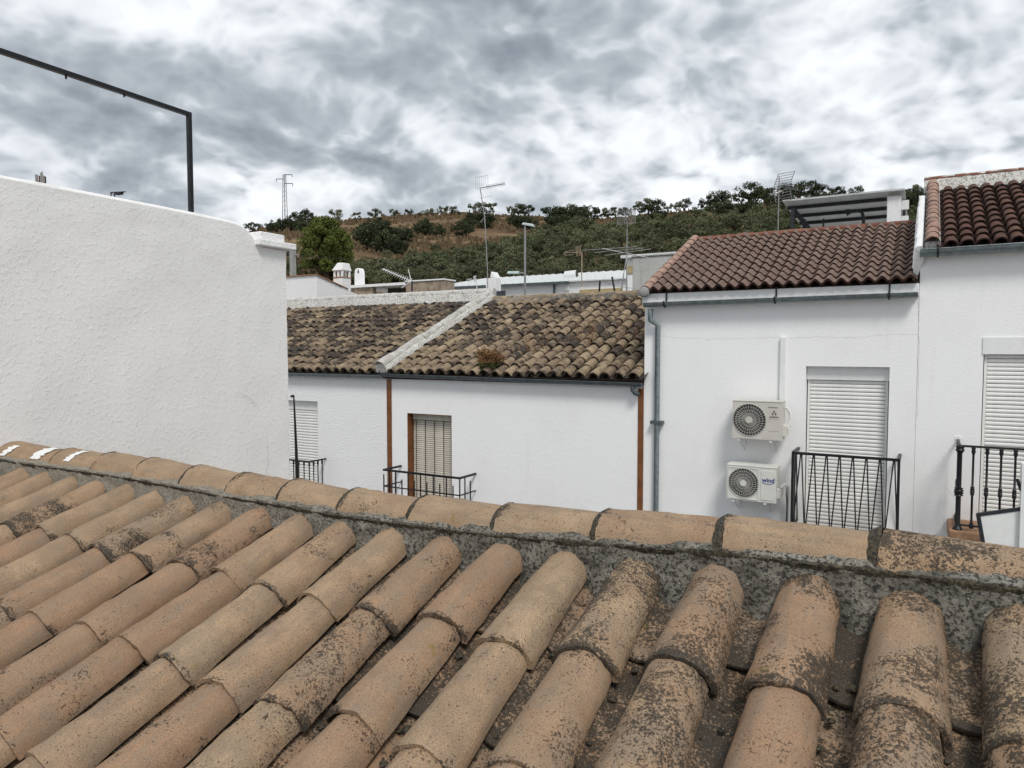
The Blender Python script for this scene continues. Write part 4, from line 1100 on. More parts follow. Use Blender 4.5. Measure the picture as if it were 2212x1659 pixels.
dr = [arc_tile('ridge_tile', 0.46, 0.10, 0.09, 0.016, M_REDR, 330 + k, nu=8, nv=4, rough=0.003, ang=72, flat=.8) for k in range(2)]
X = XCD + .0; k = 0
while X < 4.2: link('ridge_tile', dr[k % 2], hD, (X, YD + .04, ZDr + .16), (0, -.004, -math.pi / 2), (.25, .1 + .3 * random.random(), .4, 1)); X += .42; k += 1
for j in range(14):
    link('verge_tile', vt[j % 3], hD, slope_pt(YF - .13, ZD, DP, j * .25, .085, XCD + .125), (DP + .02, random.uniform(-.02, .02), random.uniform(-.03, .03)), (.15 + .25 * random.random(), .6 * random.random(), .5 * random.random(), 1))
MB().hexa([slope_pt(YF - .10, ZD, DP, s, -.10, X) for X, s in ((XCD + .03, .02), (XCD + .23, .02), (XCD + .23, DLEN), (XCD + .03, DLEN))], [slope_pt(YF - .10, ZD, DP, s, .09, X) for X, s in ((XCD + .05, .02), (XCD + .21, .02), (XCD + .21, DLEN), (XCD + .05, DLEN))]).build('verge_mortar', M_WMORT, hD)
mb = MB(); vs = []; fs = []; N = 50
for i in range(N + 1):
    s = .0 + (DLEN - .35) * i / N; f = lambda a, b: 2.2 * mnoise.noise((s * a, b, 5.5)); e_ = min(1, (N - i) / 5)
    for dx, dn in ((-.10 + .02 * f(7, 1), -.55), (-.062 + .008 * f(6, 2), .0 + .02 * e_), (-.04, .04 * e_ + .008 * f(8, 1)), (.02, .05 * e_), (.045, -.1)):
        vs.append(slope_pt(YF - .10, ZD, DP, s, dn, XCD + dx))
for i in range(N):
    for k in range(4): a = i * 5 + k; fs.append((a, a + 5, a + 6, a + 1))
fs.append(tuple(range(5))); fs.append(tuple(range(N * 5, N * 5 + 5)))
mb.add(vs, fs).build('side_parapet', M_WHITE2, hD, 60)
back_slope(hD, XCD + .02, 4.4, YD + .1, ZDr, YD + 3.5, ZDr - 1.5)
gz0 = at(1992, 541, Y=YF - .13).z
gutter(hD, (XCD - .005, YF - .15, gz0), (4.4, YF - .15, gz0 + .03), .085, M_ZINC, [at(2026, 540, Y=YF - .13).x, 1.9])
# balcony with turned balusters
yb = YF - .62
a = at(2074, 963, Y=yb); zr = a.z; xa = a.x; xb = xa + 1.9; zl = zr - .97
bd = thing('balcony', 'black iron balcony with turned balusters on a clay slab at the dark red roofed house', 'balcony', (xa + .9, yb, zl - .15))
MB().box((xa - .09, yb - .07, zl - .20), (xb + .1, YF + .01, zl - .03)).build('slab', M_CERAM, bd, bevel=.02)
MB().bar((xa - .02, yb, zr), (xb, yb, zr), .024).bar((xa, yb, zr), (xa, YF + .01, zr), .024).build('rail', M_BLACK, bd)
MB().bar((xa - .02, yb, zl + .03), (xb, yb, zl + .03), .02).bar((xa, yb, zl + .03), (xa, YF + .01, zl + .03), .02).build('lower_rail', M_BLACK, bd)
baluster((xa, yb, zl - .05), zr - zl + .06, .026).build('corner_post', M_BLACK, bd, 50)
for k in range(1, 14): baluster((xa + k * .135, yb, zl), zr - zl, .0125).build('baluster', M_BLACK, bd, 50)
for k in range(1, 4): baluster((xa, yb + k * .15, zl), zr - zl, .0125).build('baluster', M_BLACK, bd, 50)
MB().tube([(xa + .0, YF - .01, zr + .02), (xa, YF + .02, zr + .02)], .03, 8).build('wall_cup', M_TRIMW, bd)
# framed white panel on a white post
yp = YF - 1.3
P = [at(x, y, Y=yp) for x, y in ((2110, 1112), (2206, 1099), (2206, 1200), (2126, 1200))]
pn = thing('framed_panel', 'white panel in a dark frame on a white post in front of the turned balusters', 'panel', (P[1].x, yp, GZ))
MB().hexa([(p.x, yp - .01, p.z) for p in P], [(p.x, yp + .02, p.z) for p in P]).build('panel', M_TRIMW, pn)
fm = MB()
fm.bar((P[0].x, yp, P[0].z), (P[1].x, yp, P[1].z), .036); fm.build('top_frame', M_DKSTEEL, pn)
MB().bar((P[0].x + .01, yp, P[0].z + .01), (P[3].x + .01, yp, P[3].z), .04).build('side_frame', M_DKSTEEL, pn)
px_ = at(2212, 1100, Y=yp).x + .05
MB().box((px_ - .085, yp - .06, GZ), (px_ + .1, yp + .1, at(2205, 1000, Y=yp).z)).build('post', M_TRIMW, pn)
MB().bar((px_ - .12, yp, at(2205, 1035, Y=yp).z), (px_ - .08, yp, at(2205, 1060, Y=yp).z), .03).build('hook', M_DKSTEEL, pn)
# dry weeds on the middle roof
def weed_bush(label, c, r, h, n, mats, seed, name='dry_shrub'):
    rs_ = np.random.RandomState(seed)
    t = thing(name, label, 'plant', c)
    cs_ = rs_.normal(size=(34, 3)); cs_ /= np.linalg.norm(cs_, axis=1)[:, None]; cs_ *= rs_.uniform(.2, 1, (34, 1)) ** .5
    cs_ = cs_ * np.array([r, r * .6, h * .48]) + np.array([0, 0, h * .46])
    q0 = rs_.normal(size=(n, 3)); q0 /= np.linalg.norm(q0, axis=1)[:, None]
    P_ = cs_[rs_.randint(0, 34, n)] + q0 * rs_.uniform(.1, 1, (n, 1)) * np.array([.085, .06, .075]); P_[:, 2] = np.maximum(P_[:, 2], .0)
    A = rs_.normal(size=(n, 3)); A /= np.linalg.norm(A, axis=1)[:, None]; B = np.cross(A, rs_.normal(size=(n, 3))); B /= np.linalg.norm(B, axis=1)[:, None]
    sz = rs_.uniform(.008, .02, n)[:, None]
    V_ = np.concatenate([P_ - A * sz, P_ + B * sz * .5, P_ + A * sz, P_ - B * sz * .5]); F_ = np.stack([np.arange(n) + k * n for k in range(4)], 1)
    hi = P_[:, 2] > h * .33
    link('dry_leaves', fast_mesh('dry_leaves', V_, F_[hi], mats[0]), t); link('green_leaves', fast_mesh('green_leaves', V_, F_[~hi], mats[1]), t)
    sm = MB()
    for k in range(26):
        a_ = rs_.uniform(0, 6.28); q_2 = rs_.uniform(.3, 1) * r
        sm.tube([(c[0], c[1], c[2] - .05), (c[0] + q_2 * .5 * math.cos(a_), c[1] + .35 * q_2 * math.sin(a_), c[2] + h * .5), (c[0] + q_2 * math.cos(a_), c[1] + .7 * q_2 * math.sin(a_), c[2] + h * rs_.uniform(.7, 1))], [.005, .0035, .002], 4, False)
    sm.build('stems', M_DRYB, t)
wp = at(1052, 800, Y=YF - .05)
weed_bush('rust coloured dry bush growing at the eave of the weedy clay roof', (wp.x, YF + .03, wp.z - .03), .23, .50, 8000, (M_DRYB, M_GRNB), 3)
def stalks(label, px, py, s_, n, h, seed):
    rs_ = random.Random(seed); p0 = slope_pt(YF - .1, ZE - .05, OP, s_, .06, 0); p = at(px, py, Y=p0.y); c = (p.x, p0.y, p0.z)
    t = thing('dry_stalks', label, 'plant', c, 'dry stalks on the weedy clay roof'); m = MB()
    for k in range(n):
        X = c[0] + rs_.uniform(-.22, .22); hh = h * rs_.uniform(.5, 1.1)
        m.tube([(X, c[1] + rs_.uniform(-.1, .1), c[2] - .06), (X + rs_.uniform(-.03, .03), c[1], c[2] + hh * .5), (X + rs_.uniform(-.08, .08), c[1], c[2] + hh)], [.006, .005, .003], 4, False)
    m.build('stems', M_DRYB, t)
    m = MB()
    for k in range(n * 10):
        X = c[0] + rs_.uniform(-.25, .25); z = c[2] + h * rs_.uniform(.2, 1.0); Y = c[1] + rs_.uniform(-.1, .1); q_2 = .012
        m.add([(X, Y, z), (X + q_2, Y - .004, z + .01), (X, Y, z + .025)], [(0, 1, 2)])
    m.build('seed_heads', M_DRYB, t)
stalks('thin rust dry stalks between roof tiles close beside the rust coloured bush', 1160, 775, .9, 9, .40, 1)
stalks('tall dense rust dry stalks in the middle of the weedy clay roof slope', 1262, 765, 1.3, 10, .45, 2)
stalks('short rust dry stalks at the roof edge beside the white house with air conditioners', 1362, 745, 1.4, 7, .35, 3)

# ------------------------------------------------------------------ roofs and houses behind
# white annex with lean-to roof and hooded chimney
YA = 19.0
cA = at(684, 594, Y=YA); XA1 = cA.x; XA0 = at(560, 602, Y=YA).x; ZA = cA.z
eA = at(760, 631, X=XA1)
an = thing('outbuilding', 'white lean-to annex with hooded chimney behind the whitewashed ridge', 'building', ((XA0 + XA1) / 2, YA + 1, GZ))
MB().prism([(YA, GZ), (eA.y + 1.2, GZ), (eA.y + 1.2, eA.z - .25), (eA.y, eA.z), (YA, ZA)], 'x', XA0, XA1).build('wall', M_WHITE2, an)
MB().hexa([(XA0 - .05, YA - .06, ZA + .002), (XA1 + .05, YA - .06, ZA + .002), (XA1 + .05, eA.y - .25, eA.z + .10), (XA0 - .05, eA.y - .25, eA.z + .10)],
          [(XA0 - .05, YA - .06, ZA + .035), (XA1 + .05, YA - .06, ZA + .035), (XA1 + .05, eA.y - .25, eA.z + .13), (XA0 - .05, eA.y - .25, eA.z + .13)]).build('roof', M_CERAM, an)
cc = at(739, 610, X=XA1 - .22); w = .23; zt = at(739, 558, Y=cc.y).z; zs = at(739, 601, Y=cc.y).z; zp = at(739, 585, Y=cc.y).z
ch = MB().box((cc.x - w, cc.y - w, ZA - 1.2), (cc.x + w, cc.y + w, zs)).build('chimney', M_WHITE2, an)
MB().box((cc.x - w - .02, cc.y - w - .02, zs + .001), (cc.x + w + .02, cc.y + w + .02, zs + .035)).build('chimney_band', M_CERAM, ch)
pz = zs + .036; pt = pz + .24
for sx in (-1, 0, 1):
    for sy in (-1, 1):
        MB().box((cc.x + sx * (w - .04) - .035, cc.y + sy * (w - .04) - .035, pz), (cc.x + sx * (w - .04) + .035, cc.y + sy * (w - .04) + .035, pt)).build('chimney_pier', M_WHITE2, ch)
h = .30
MB().add([(cc.x - w - .05, cc.y - w - .05, pt), (cc.x + w + .02, cc.y - w - .05, pt), (cc.x + w + .02, cc.y + w + .05, pt), (cc.x - w - .05, cc.y + w + .05, pt),
          (cc.x - .06, cc.y - w * .8, pt + h), (cc.x + w * .95, cc.y - w * .8, pt + h * .96), (cc.x + w * .95, cc.y + w * .8, pt + h * .96), (cc.x - .06, cc.y + w * .8, pt + h)],
         [(0, 3, 2, 1), (4, 5, 6, 7), (0, 1, 5, 4), (1, 2, 6, 5), (2, 3, 7, 6), (3, 0, 4, 7)]).build('chimney_hood', M_WHITE2, ch, bevel=.02)
# low flat roofed shed with brick wall
YS = 21.5
s0 = at(745, 622, Y=YS); s1 = at(880, 611, Y=YS); s2 = at(962, 605, Y=YS)
sh = thing('shed', 'low flat white slab roof over brick and a dark opening, behind the whitewashed ridge', 'shed', ((s0.x + s2.x) / 2, YS, GZ))
MB().box((s0.x, YS - .1, s0.z - .02), (s1.x - .02, YS + 2.5, s0.z + .08)).build('slab', M_WHITE2, sh)
xm = at(805, 618, Y=YS).x
MB().box((s0.x + .05, YS, GZ), (xm, YS + .2, s0.z - .021)).build('brick_wall', M_BRICK, sh)
MB().box((xm + .001, YS + .9, GZ), (s1.x, YS + 1.0, s0.z - .021)).build('inner_wall', M_CORD, sh)
MB().box((s1.x + .001, YS - .1, GZ), (s2.x, YS + .6, s2.z)).build('brick_pier', M_BRICK, sh, bevel=.01)
MB().box((s1.x, YS - .14, s2.z + .001), (s2.x + .03, YS + .64, s2.z + .05)).build('pier_cap', M_WHITE2, sh)
# narrow round-topped chimney on the slab
c2 = at(777, 616, Y=YS + .4); zt = at(777, 580, Y=YS + .4).z; w = .135
n2 = thing('chimney', 'narrow white round-topped chimney on the low flat slab roof', 'chimney', (c2.x, YS + .4, s0.z + .08))
pr = [(-w, s0.z + .06), (w, s0.z + .06), (w, zt - .22), (w * .85, zt - .08), (w * .45, zt), (-w * .3, zt), (-w * .75, zt - .06), (-w, zt - .25)]
MB().prism([(c2.x + a_, b_) for a_, b_ in pr], 'y', YS + .25, YS + .55).build('shaft', M_WHITE2, n2)
MB().prism([(c2.x + w * .15, zt - .20), (c2.x + w * .88, zt - .20), (c2.x + w * .62, zt - .06), (c2.x + w * .4, zt - .05)], 'y', YS + .245, YS + .56).build('smoke_opening', M_CORD, n2)
# long white building with metal roof
YL = 27.0
l0 = at(1040, 616, Y=YL); l1 = at(1232, 603, Y=YL); l2 = at(1364, 593, Y=YL)
lg = thing('building', 'long low white building with a pale metal sheet roof at the foot of the hill', 'building', (l1.x, YL + 2, GZ))
zl_ = (l0.z + l1.z) / 2
MB().box((l0.x - 3, YL, GZ), (l2.x + 3.0, YL + 6, zl_ - .1)).build('wall', M_WHITE2, lg)
r0 = at(1100, 594, Y=YL + 5).z
n = 34; X0 = l0.x - 3.2; X1 = l2.x + 3.0
rl = MB().hexa([(X0, YL - .15, zl_ - .10), (X1, YL - .15, zl_ - .10), (X1, YL + 5.5, r0 - .1), (X0, YL + 5.5, r0 - .1)], [(X0, YL - .15, zl_ - .05), (X1, YL - .15, zl_ - .05), (X1, YL + 5.5, r0 - .05), (X0, YL + 5.5, r0 - .05)]).build('roof', M_SHEET, lg)
rib = MB(); rib.hexa([(-.03, 0, -.02), (.03, 0, -.02), (.03, 5.6, r0 - zl_ - .02), (-.03, 5.6, r0 - zl_ - .02)], [(-.02, 0, .025), (.02, 0, .025), (.02, 5.6, r0 - zl_ + .025), (-.02, 5.6, r0 - zl_ + .025)])
me = rib.mesh('roof_rib', M_SHEET)
for k in range(n): link('roof_rib', me, rl, (X0 + .2 + (X1 - X0 - .4) * k / (n - 1), YL - .14, zl_ - .045))
MB().bar((X0, YL - .2, zl_ - .09), (l1.x, YL - .2, zl_ - .12), .10).build('eave_gutter', M_ZINCD, lg)
a = at(1197, 606, Y=YL - .05)
MB().tube([(a.x, YL - .06, zl_ - .1), (a.x, YL - .06, GZ)], .05, 8).build('downpipe', M_ZINCD, lg)
a = at(1222, 618, Y=YL); b = at(1230, 627, Y=YL); MB().box((a.x, YL - .08, b.z), (b.x, YL + .01, a.z)).build('meter_box', M_TRIMW, lg)
a = at(1253, 626, Y=YL); b = at(1345, 640, Y=YL); MB().box((a.x, YL - .05, b.z - .5), (b.x, YL + .01, a.z)).build('garage_door', M_YELW, lg)
a = at(1062, 629, Y=YL); b = at(1092, 640, Y=YL); MB().box((a.x, YL - .03, b.z - .8), (b.x, YL + .01, a.z)).build('window', M_ZINCD, lg)
# its two roof vents
def elbow_chimney(label, px, ybase, ytop, Y, w, name='chimney'):
    p = at(px, ybase, Y=Y); t = thing(name, label, 'chimney', (p.x, Y, p.z - .3)); zt = at(px, ytop, Y=Y).z
    MB().box((p.x - w, Y - w, p.z - .4), (p.x + w, Y + w, zt - .25)).build('shaft', M_WHITE2, t, bevel=.02)
    MB().hexa([(p.x - w * .1, Y - w, zt - .249), (p.x + w, Y - w, zt - .249), (p.x + w, Y + w, zt - .249), (p.x - w * .1, Y + w, zt - .249)], [(p.x, Y - w * .9, zt), (p.x + w * .35, Y - w * .9, zt), (p.x + w * .35, Y + w * .9, zt), (p.x, Y + w * .9, zt)]).build('hood', M_WHITE2, t, bevel=.02)
    MB().box((p.x - w * .95, Y - w * .8, zt - .248), (p.x - w * .12, Y + w * .8, zt - .07)).build('flue', M_CORD, t)
    return t
elbow_chimney('stubby white chimney with tilted hood beside the tall antenna mast', 1066, 607, 588, 24.0, .22)
v = at(1233, 594, Y=YL + 2.2); t = thing('roof_vent', 'white round metal vent lying on the pale sheet roof', 'vent', (v.x, YL + 2.2, v.z - .1))
MB().tube([(v.x - .28, YL + 2.2, v.z - .02), (v.x + .24, YL + 2.3, v.z + .02)], .20, 14).build('duct', M_SHEET, t, 40)
MB().tube([(v.x + .24, YL + 2.3, v.z + .02), (v.x + .28, YL + 2.31, v.z + .025)], .19, 14).build('mouth', M_CORD, t)
MB().box((v.x - .1, YL + 2.1, v.z - .45), (v.x + .1, YL + 2.3, v.z - .1)).build('foot', M_SHEET, t)
# streaked grey block and the white roof behind it
g0 = at(1366, 556, Y=18.5); g1 = at(1505, 549, Y=18.5)
gb = thing('building', 'streaked grey rendered block behind the pink verge of the brown tiled roof', 'building', ((g0.x + g1.x) / 2, 19.5, GZ))
MB().box((g0.x, 18.5, GZ), (g1.x + .3, 21.5, g0.z)).build('wall', M_GREYWALL, gb, bevel=.03)
MB().box((g0.x - .02, 18.47, g0.z + .001), (g1.x + .32, 21.5, g0.z + .03)).build('coping', M_CONC, gb)
h0 = at(1345, 553, Y=23.5); h1 = at(1480, 545, Y=23.5)
wbk = thing('building', 'white building with pale flat roof rising behind the streaked grey block', 'building', ((h0.x + h1.x) / 2, 25, GZ))
MB().box((h0.x + .15, 23.5, GZ), (h1.x + 1, 27.5, h0.z - .1)).build('wall', M_WHITE2, wbk)
MB().hexa([(h0.x, 23.3, h0.z - .098), (h1.x + 1.1, 23.3, h0.z - .098), (h1.x + 1.1, 27.6, h0.z + .25), (h0.x, 27.6, h0.z + .25)], [(h0.x, 23.3, h0.z), (h1.x + 1.1, 23.3, h0.z), (h1.x + 1.1, 27.6, h0.z + .35), (h0.x, 27.6, h0.z + .35)]).build('roof', M_SHEET, wbk)
a = at(1350, 575, Y=23.49); b = at(1366, 590, Y=23.49)
MB().box((a.x + .05, 23.46, b.z), (b.x + .3, 23.52, a.z)).build('window', M_YELW, wbk)

# pergola shelter on the terrace behind
YP = 17.0
p0 = at(1690, 434, Y=YP); p1 = at(1955, 404, Y=YP); zP = (p0.z + p1.z) / 2; X0, X1 = p0.x, p1.x; YB = 20.9; zB = zP - .19
pg = thing('shelter', 'metal sheet shelter with dark beams and white pillar behind the brown tiled roof', 'shelter', ((X0 + X1) / 2, 18.5, GZ))
MB().box((X0 - .1, YP - .2, GZ), (X1 + .1, YB + .3, zP - 2.3)).build('terrace', M_WHITE2, pg)
npan = 5
for k in range(npan):
    xa, xb = X0 + (X1 - X0) * k / npan + .002, X0 + (X1 - X0) * (k + 1) / npan - .002
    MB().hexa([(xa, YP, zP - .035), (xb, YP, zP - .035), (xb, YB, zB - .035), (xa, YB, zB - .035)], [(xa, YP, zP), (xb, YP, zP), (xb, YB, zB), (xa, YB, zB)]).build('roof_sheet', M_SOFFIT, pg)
for k in range(6):
    f = (.13, .36, .58, .82, .97, .99)[k]; y = YP + (YB - YP) * f; z = zP + (zB - zP) * f - .036
    k < 5 and MB().box((X0 + .03, y, z - .075), (X1 - .35, y + .06, z - .001)).build('beam', M_DKSTEEL, pg)
a = at(1916, 470, Y=YP + .15); b = at(1945, 470, Y=YP + .15)
MB().box((a.x, YP + .12, zP - 2.3), (b.x, YP + .45, zP - .13)).build('pillar', M_WHITE2, pg)
MB().box((a.x + .05, YP + .46, zP - 2.3), (a.x + .12, YB - 1.5, zP - .9)).build('side_wall', M_GREYWALL, pg)
for px_, Yq in ((1712, YP + .12), (1737, YP + 1.6)):
    q = at(px_, 480, Y=Yq); MB().bar((q.x, Yq, zP - 2.3), (q.x, Yq, zP - .2), .07).build('post', M_DKSTEEL, pg)
a = at(1714, 452, Y=YP + .15); b = at(1752, 500, Y=YP + .6)
MB().bar((a.x, YP + .15, a.z), (b.x, YP + .6, b.z), .07).build('brace', M_DKSTEEL, pg)
a = at(1779, 472, Y=YP + 1); MB().bar((a.x, YP + 1, zP - 2.3), (a.x, YP + 1, a.z), .035).build('rod', M_DKSTEEL, pg)
lp = [at(x, y, Y=YP + .8) for x, y in ((1866, 500), (1865, 470), (1862, 458), (1850, 455), (1838, 456))]
hl = thing('lamp', 'dark goose-neck lamp under the metal sheet shelter', 'lamp', (lp[0].x, YP + .8, zP - 2.3))
MB().tube([(lp[0].x, YP + .8, zP - 2.3)] + lp, .035, 8).build('stem', M_DKSTEEL, hl, 50)
MB().tube([lp[-1], lp[-1] + Vector((-.1, 0, -.03))], [.05, .08], 10).build('head', M_DKSTEEL, hl, 50)
# gables end of pale slats right of the pillar
a = at(1946, 475, Y=YP + .6); b = at(1957, 475, Y=YP + .6)
for k in range(6): MB().box((b.x - .14, YP + .5, zP - .35 - k * .33), (b.x + .05, YP + .62, zP - .16 - k * .33)).build('side_slat', M_TRIMW, pg)
MB().bar((b.x - .04, YP + .66, zP - 2.3), (b.x - .04, YP + .66, zP - .12), .05).build('post', M_DKSTEEL, pg)

# ------------------------------------------------------------------ antennas, masts, lamps
def mast(t, pts, r=.017): MB().tube(pts, r, 7).build('mast', M_STEEL, t, 50)
YM = YRG + .5
def grid_reflector(t, c, right, up, w, h, n, thick=.0065, vertical=True, mat=M_STEEL):
    right, up = Vector(right).normalized(), Vector(up).normalized(); mb = MB(); c = Vector(c)
    for k in range(n):
        u = -w / 2 + w * k / (n - 1)
        if vertical: mb.tube([c + right * u, c + right * u + up * h], thick, 4)
        else: mb.tube([c + right * (-w / 2) + up * (h * k / (n - 1)), c + right * (w / 2) + up * (h * k / (n - 1))], thick, 4)
    for q in (0, 1): 
        if vertical: mb.tube([c - right * w / 2 + up * h * q, c + right * w / 2 + up * h * q], thick, 4)
        else: mb.tube([c + right * w * (q - .5), c + right * w * (q - .5) + up * h], thick * 1.5, 4)
    return mb.build('reflector', mat, t)
m0 = at(1054, 622, Y=YM); m1 = at(1047, 470, Y=YM); m2 = at(1037, 405, Y=YM)
t = thing('antenna', 'tall bent antenna mast with a wide wire reflector behind the whitewashed ridge corner', 'antenna', (m0.x, YM, m0.z - .6))
mast(t, [(m0.x, YM, m0.z - .8), (m0.x - .01, YM, m0.z + .4), (m1.x, YM, m1.z), (m2.x, YM, m2.z)], .012)
MB().tube([(m1.x - .12, YM, m1.z - .1), (m1.x + .02, YM, m1.z + .02)], .012, 6).build('stay', M_STEEL, t)
cx = at(1045, 405, Y=YM)
grid_reflector(t, at(1041, 405, Y=YM) + Vector((0, 0, .0)), (1, .25, .12), (0.0, -.1, 1), .32, .26, 7, .0032)
grid_reflector(t, at(1045, 408, Y=YM), (1, .25, .12), (.32, -.1, -1), .32, .22, 7, .0032)
yb0 = at(1039, 406, Y=YM); yb1 = at(1072, 392, Y=YM)
MB().tube([yb0, yb1 + Vector((.05, .3, 0))], .009, 6).build('boom', M_DKSTEEL, t)
d = MB(); B1 = yb1 + Vector((.05, .3, 0))
for k in range(12):
    p = yb0.lerp(B1, .25 + .75 * k / 11); d.tube([p + Vector((-.02, 0, .05)), p, p + Vector((.025, 0, -.05))], .0055, 4)
d.build('directors', M_DKSTEEL, t)

# fallen yagi
YQ = YRG + 1.2
t = thing('antenna', 'pale yagi antenna tipped over above the low slab roof', 'antenna', at(885, 622, Y=YQ))
a = at(827, 581, Y=YQ); b = at(888, 607, Y=YQ)
MB().tube([a, b], .011, 6).build('boom', M_TRIMW, t)
d = MB()
for k in range(15):
    p = a.lerp(b, k / 14); s = .03 + .055 * (k / 14); d.tube([p + Vector((-s * .5, .1, s)), p, p + Vector((s * .6, -.1, -s))], .0055, 4)
d.build('directors', M_TRIMW, t)
e0 = at(882, 582, Y=YQ); MB().tube([e0, b], .010, 6).build('reflector', M_TRIMW, t)
MB().tube([b, at(868, 622, Y=YQ)], .016, 6).build('arm', M_TRIMW, t)
q = at(890, 612, Y=YQ); MB().tube([(q.x, q.y, q.z + .06), (q.x, q.y, q.z - 1.2)], .022, 8).build('mast', M_DKSTEEL, t)
# little antenna on the pale roof
def small_yagi(label, px, py, Y, mat, s=1.0):
    p = at(px, py, Y=Y); t = thing('antenna', label, 'antenna', (p.x, Y, p.z - .5 * s))
    MB().tube([(p.x, Y, p.z - .9 * s), (p.x, Y, p.z)], .014 * s, 6).build('mast', mat, t)
    MB().tube([p, p + Vector((-.55 * s, .2, .06))], .010 * s, 6).build('boom', mat, t)
    d = MB()
    for k in range(4): q = p + Vector((-.05 - .06 * k, .04 * k, .02)) * s; d.tube([q + Vector((0, .0, .16 * s)), q + Vector((0.03, 0, -.10 * s))], .008 * s, 5)
    d.build('directors', mat, t)
    l = MB(); q = p + Vector((-.3, .12, .03)) * s
    l.tube([q + Vector((0, 0, .06 * s)), q + Vector((-.28 * s, .1, .05 * s)), q + Vector((-.32 * s, .1, .0)), q + Vector((-.28 * s, .1, -.05 * s)), q + Vector((0, 0, -.06 * s))], .008 * s, 5)
    l.build('dipole', mat, t); return t
small_yagi('small pale yagi antenna low on the sheet roof beside the stubby chimney', 1030, 605, 22.5, M_TRIMW)
small_yagi('small tan yagi antenna on a thin mast above the round vent', 1257, 545, 26.0, plain('tan_rust', (.35, .26, .18), .7), 1.5)
q = at(1257, 545, Y=26.0)
# mast with grid panel and long arms
YG = YRG + .6
g0 = at(1353, 628, Y=YG); g1 = at(1355, 480, Y=YG)
t = thing('antenna', 'tall antenna mast on a tripod with a dense grid panel and long crossed arms', 'antenna', (g0.x, YG, g0.z - .5))
mast(t, [(g0.x, YG, g0.z - .7), (g1.x, YG, g1.z)], .012)
for sgn in (-1, 1):
    a = at(1353 + sgn * 12, 628, Y=YG); b = at(1354, 552, Y=YG)
    MB().tube([(a.x, YG - .25, a.z - .6), (b.x, YG, b.z)], .010, 6).build('stay', M_STEEL, t)
a = at(1325, 628, Y=YG); MB().tube([(a.x, YG + .3, a.z - .5), at(1353, 553, Y=YG)], .010, 6).build('stay', M_STEEL, t)
for (xa, ya, xb, yb_) in ((1258, 541, 1376, 533), (1284, 546, 1390, 536), (1306, 552, 1406, 538)):
    MB().tube([at(xa, ya, Y=YG - .15), at(xb, yb_, Y=YG + .15)], .0075, 5).build('dipole_arm', M_STEEL, t)
MB().tube([at(1301, 537, Y=YG - .1), at(1400, 557, Y=YG + .1)], .013, 6).build('boom', M_STEEL, t)
pc = at(1352, 484, Y=YG - .05)
for sx in (-1, 1):
    grid_reflector(t, pc + Vector((sx * .11, 0, 0)), (1, .2 * sx, 0), (.0, 0, 1), .19, .30, 13, .005, False)
MB().tube([at(1351, 452, Y=YG - .05), at(1354, 482, Y=YG - .02)], .012, 6).build('feed', M_DKSTEEL, t)
MB().tube([at(1331, 449, Y=YG), at(1372, 449, Y=YG)], .0035, 4).build('top_rod', M_STEEL, t)
# short black roof posts
for i, (px, py, lb) in enumerate(((1294, 628, 'short black iron post with wire on the weedy roof ridge'), (1328, 620, 'slanted black iron stake on the ridge beside the tripod antenna'))):
    a = at(px, py + 10, Y=YRG + .1); b = at(px + (3 if i else 2), py - (26 if i else 18), Y=YRG + .1)
    t = thing('iron_post', lb, 'post', a); b = at(px - 6 if i else px + 2, py - 22, Y=YRG + .1)
    MB().tube([a, b], .02, 6).build('stake', M_BLACK, t)
    if not i: MB().tube([b, b + Vector((.3, .2, -.12)), b + Vector((.62, .3, -.17))], .005, 4).build('wire', M_STEEL, t)
# antenna on the brown tiled roof
YK = YC + .35
k0 = at(1680, 515, Y=YK); k1 = at(1683, 395, Y=YK)
t = thing('antenna', 'antenna mast with two tilted wire grids behind the red ridge', 'antenna', (k0.x, YK, k0.z - .5))
mast(t, [(k0.x, YK, k0.z - .6), (k1.x, YK, k1.z + .1)], .010)
c = at(1689, 401, Y=YK)
grid_reflector(t, c, (1, .3, .14), (.30, .2, 1), .27, .24, 6, .005, False)
grid_reflector(t, c + Vector((-.005, 0, -.03)), (1, .3, .14), (.14, .2, -1), .27, .24, 6, .005, False)
MB().tube([c, at(1712, 404, Y=YK - .3)], .010, 6).build('boom', M_DKSTEEL, t)
d = MB()
for k in range(7):
    p = c.lerp(at(1712, 404, Y=YK - .3), .2 + .13 * k); d.tube([p + Vector((-.03, 0, .06)), p, p + Vector((.07, 0, -.07))], .006, 5)
d.build('directors', M_DKSTEEL, t)
MB().tube([at(1671, 420, Y=YK), at(1690, 412, Y=YK)], .012, 5).build('clamp', M_TRIMW, t)
t = thing('satellite_dish', 'little grey dish with a twiggy antenna on the red ridge', 'dish', at(1607, 520, Y=YK))
p = at(1609, 512, Y=YK)
MB().lathe([(.03, .02), (.075, .0), (.085, -.03), (.06, -.02)], p, 'y', 16).build('dish', plain('pale_dish', (.5, .5, .5), .6), t, 50)
MB().tube([p, p + Vector((0, 0, -.25))], .012, 6).build('foot', M_STEEL, t)
d = MB()
for k, (x, y) in enumerate(((1575, 511), (1578, 516), (1592, 503), (1598, 502))): d.tube([at(1603, 515, Y=YK), at(x, y, Y=YK)], .005, 5)
d.build('directors', plain('tan_rod', (.4, .3, .2), .7), t)

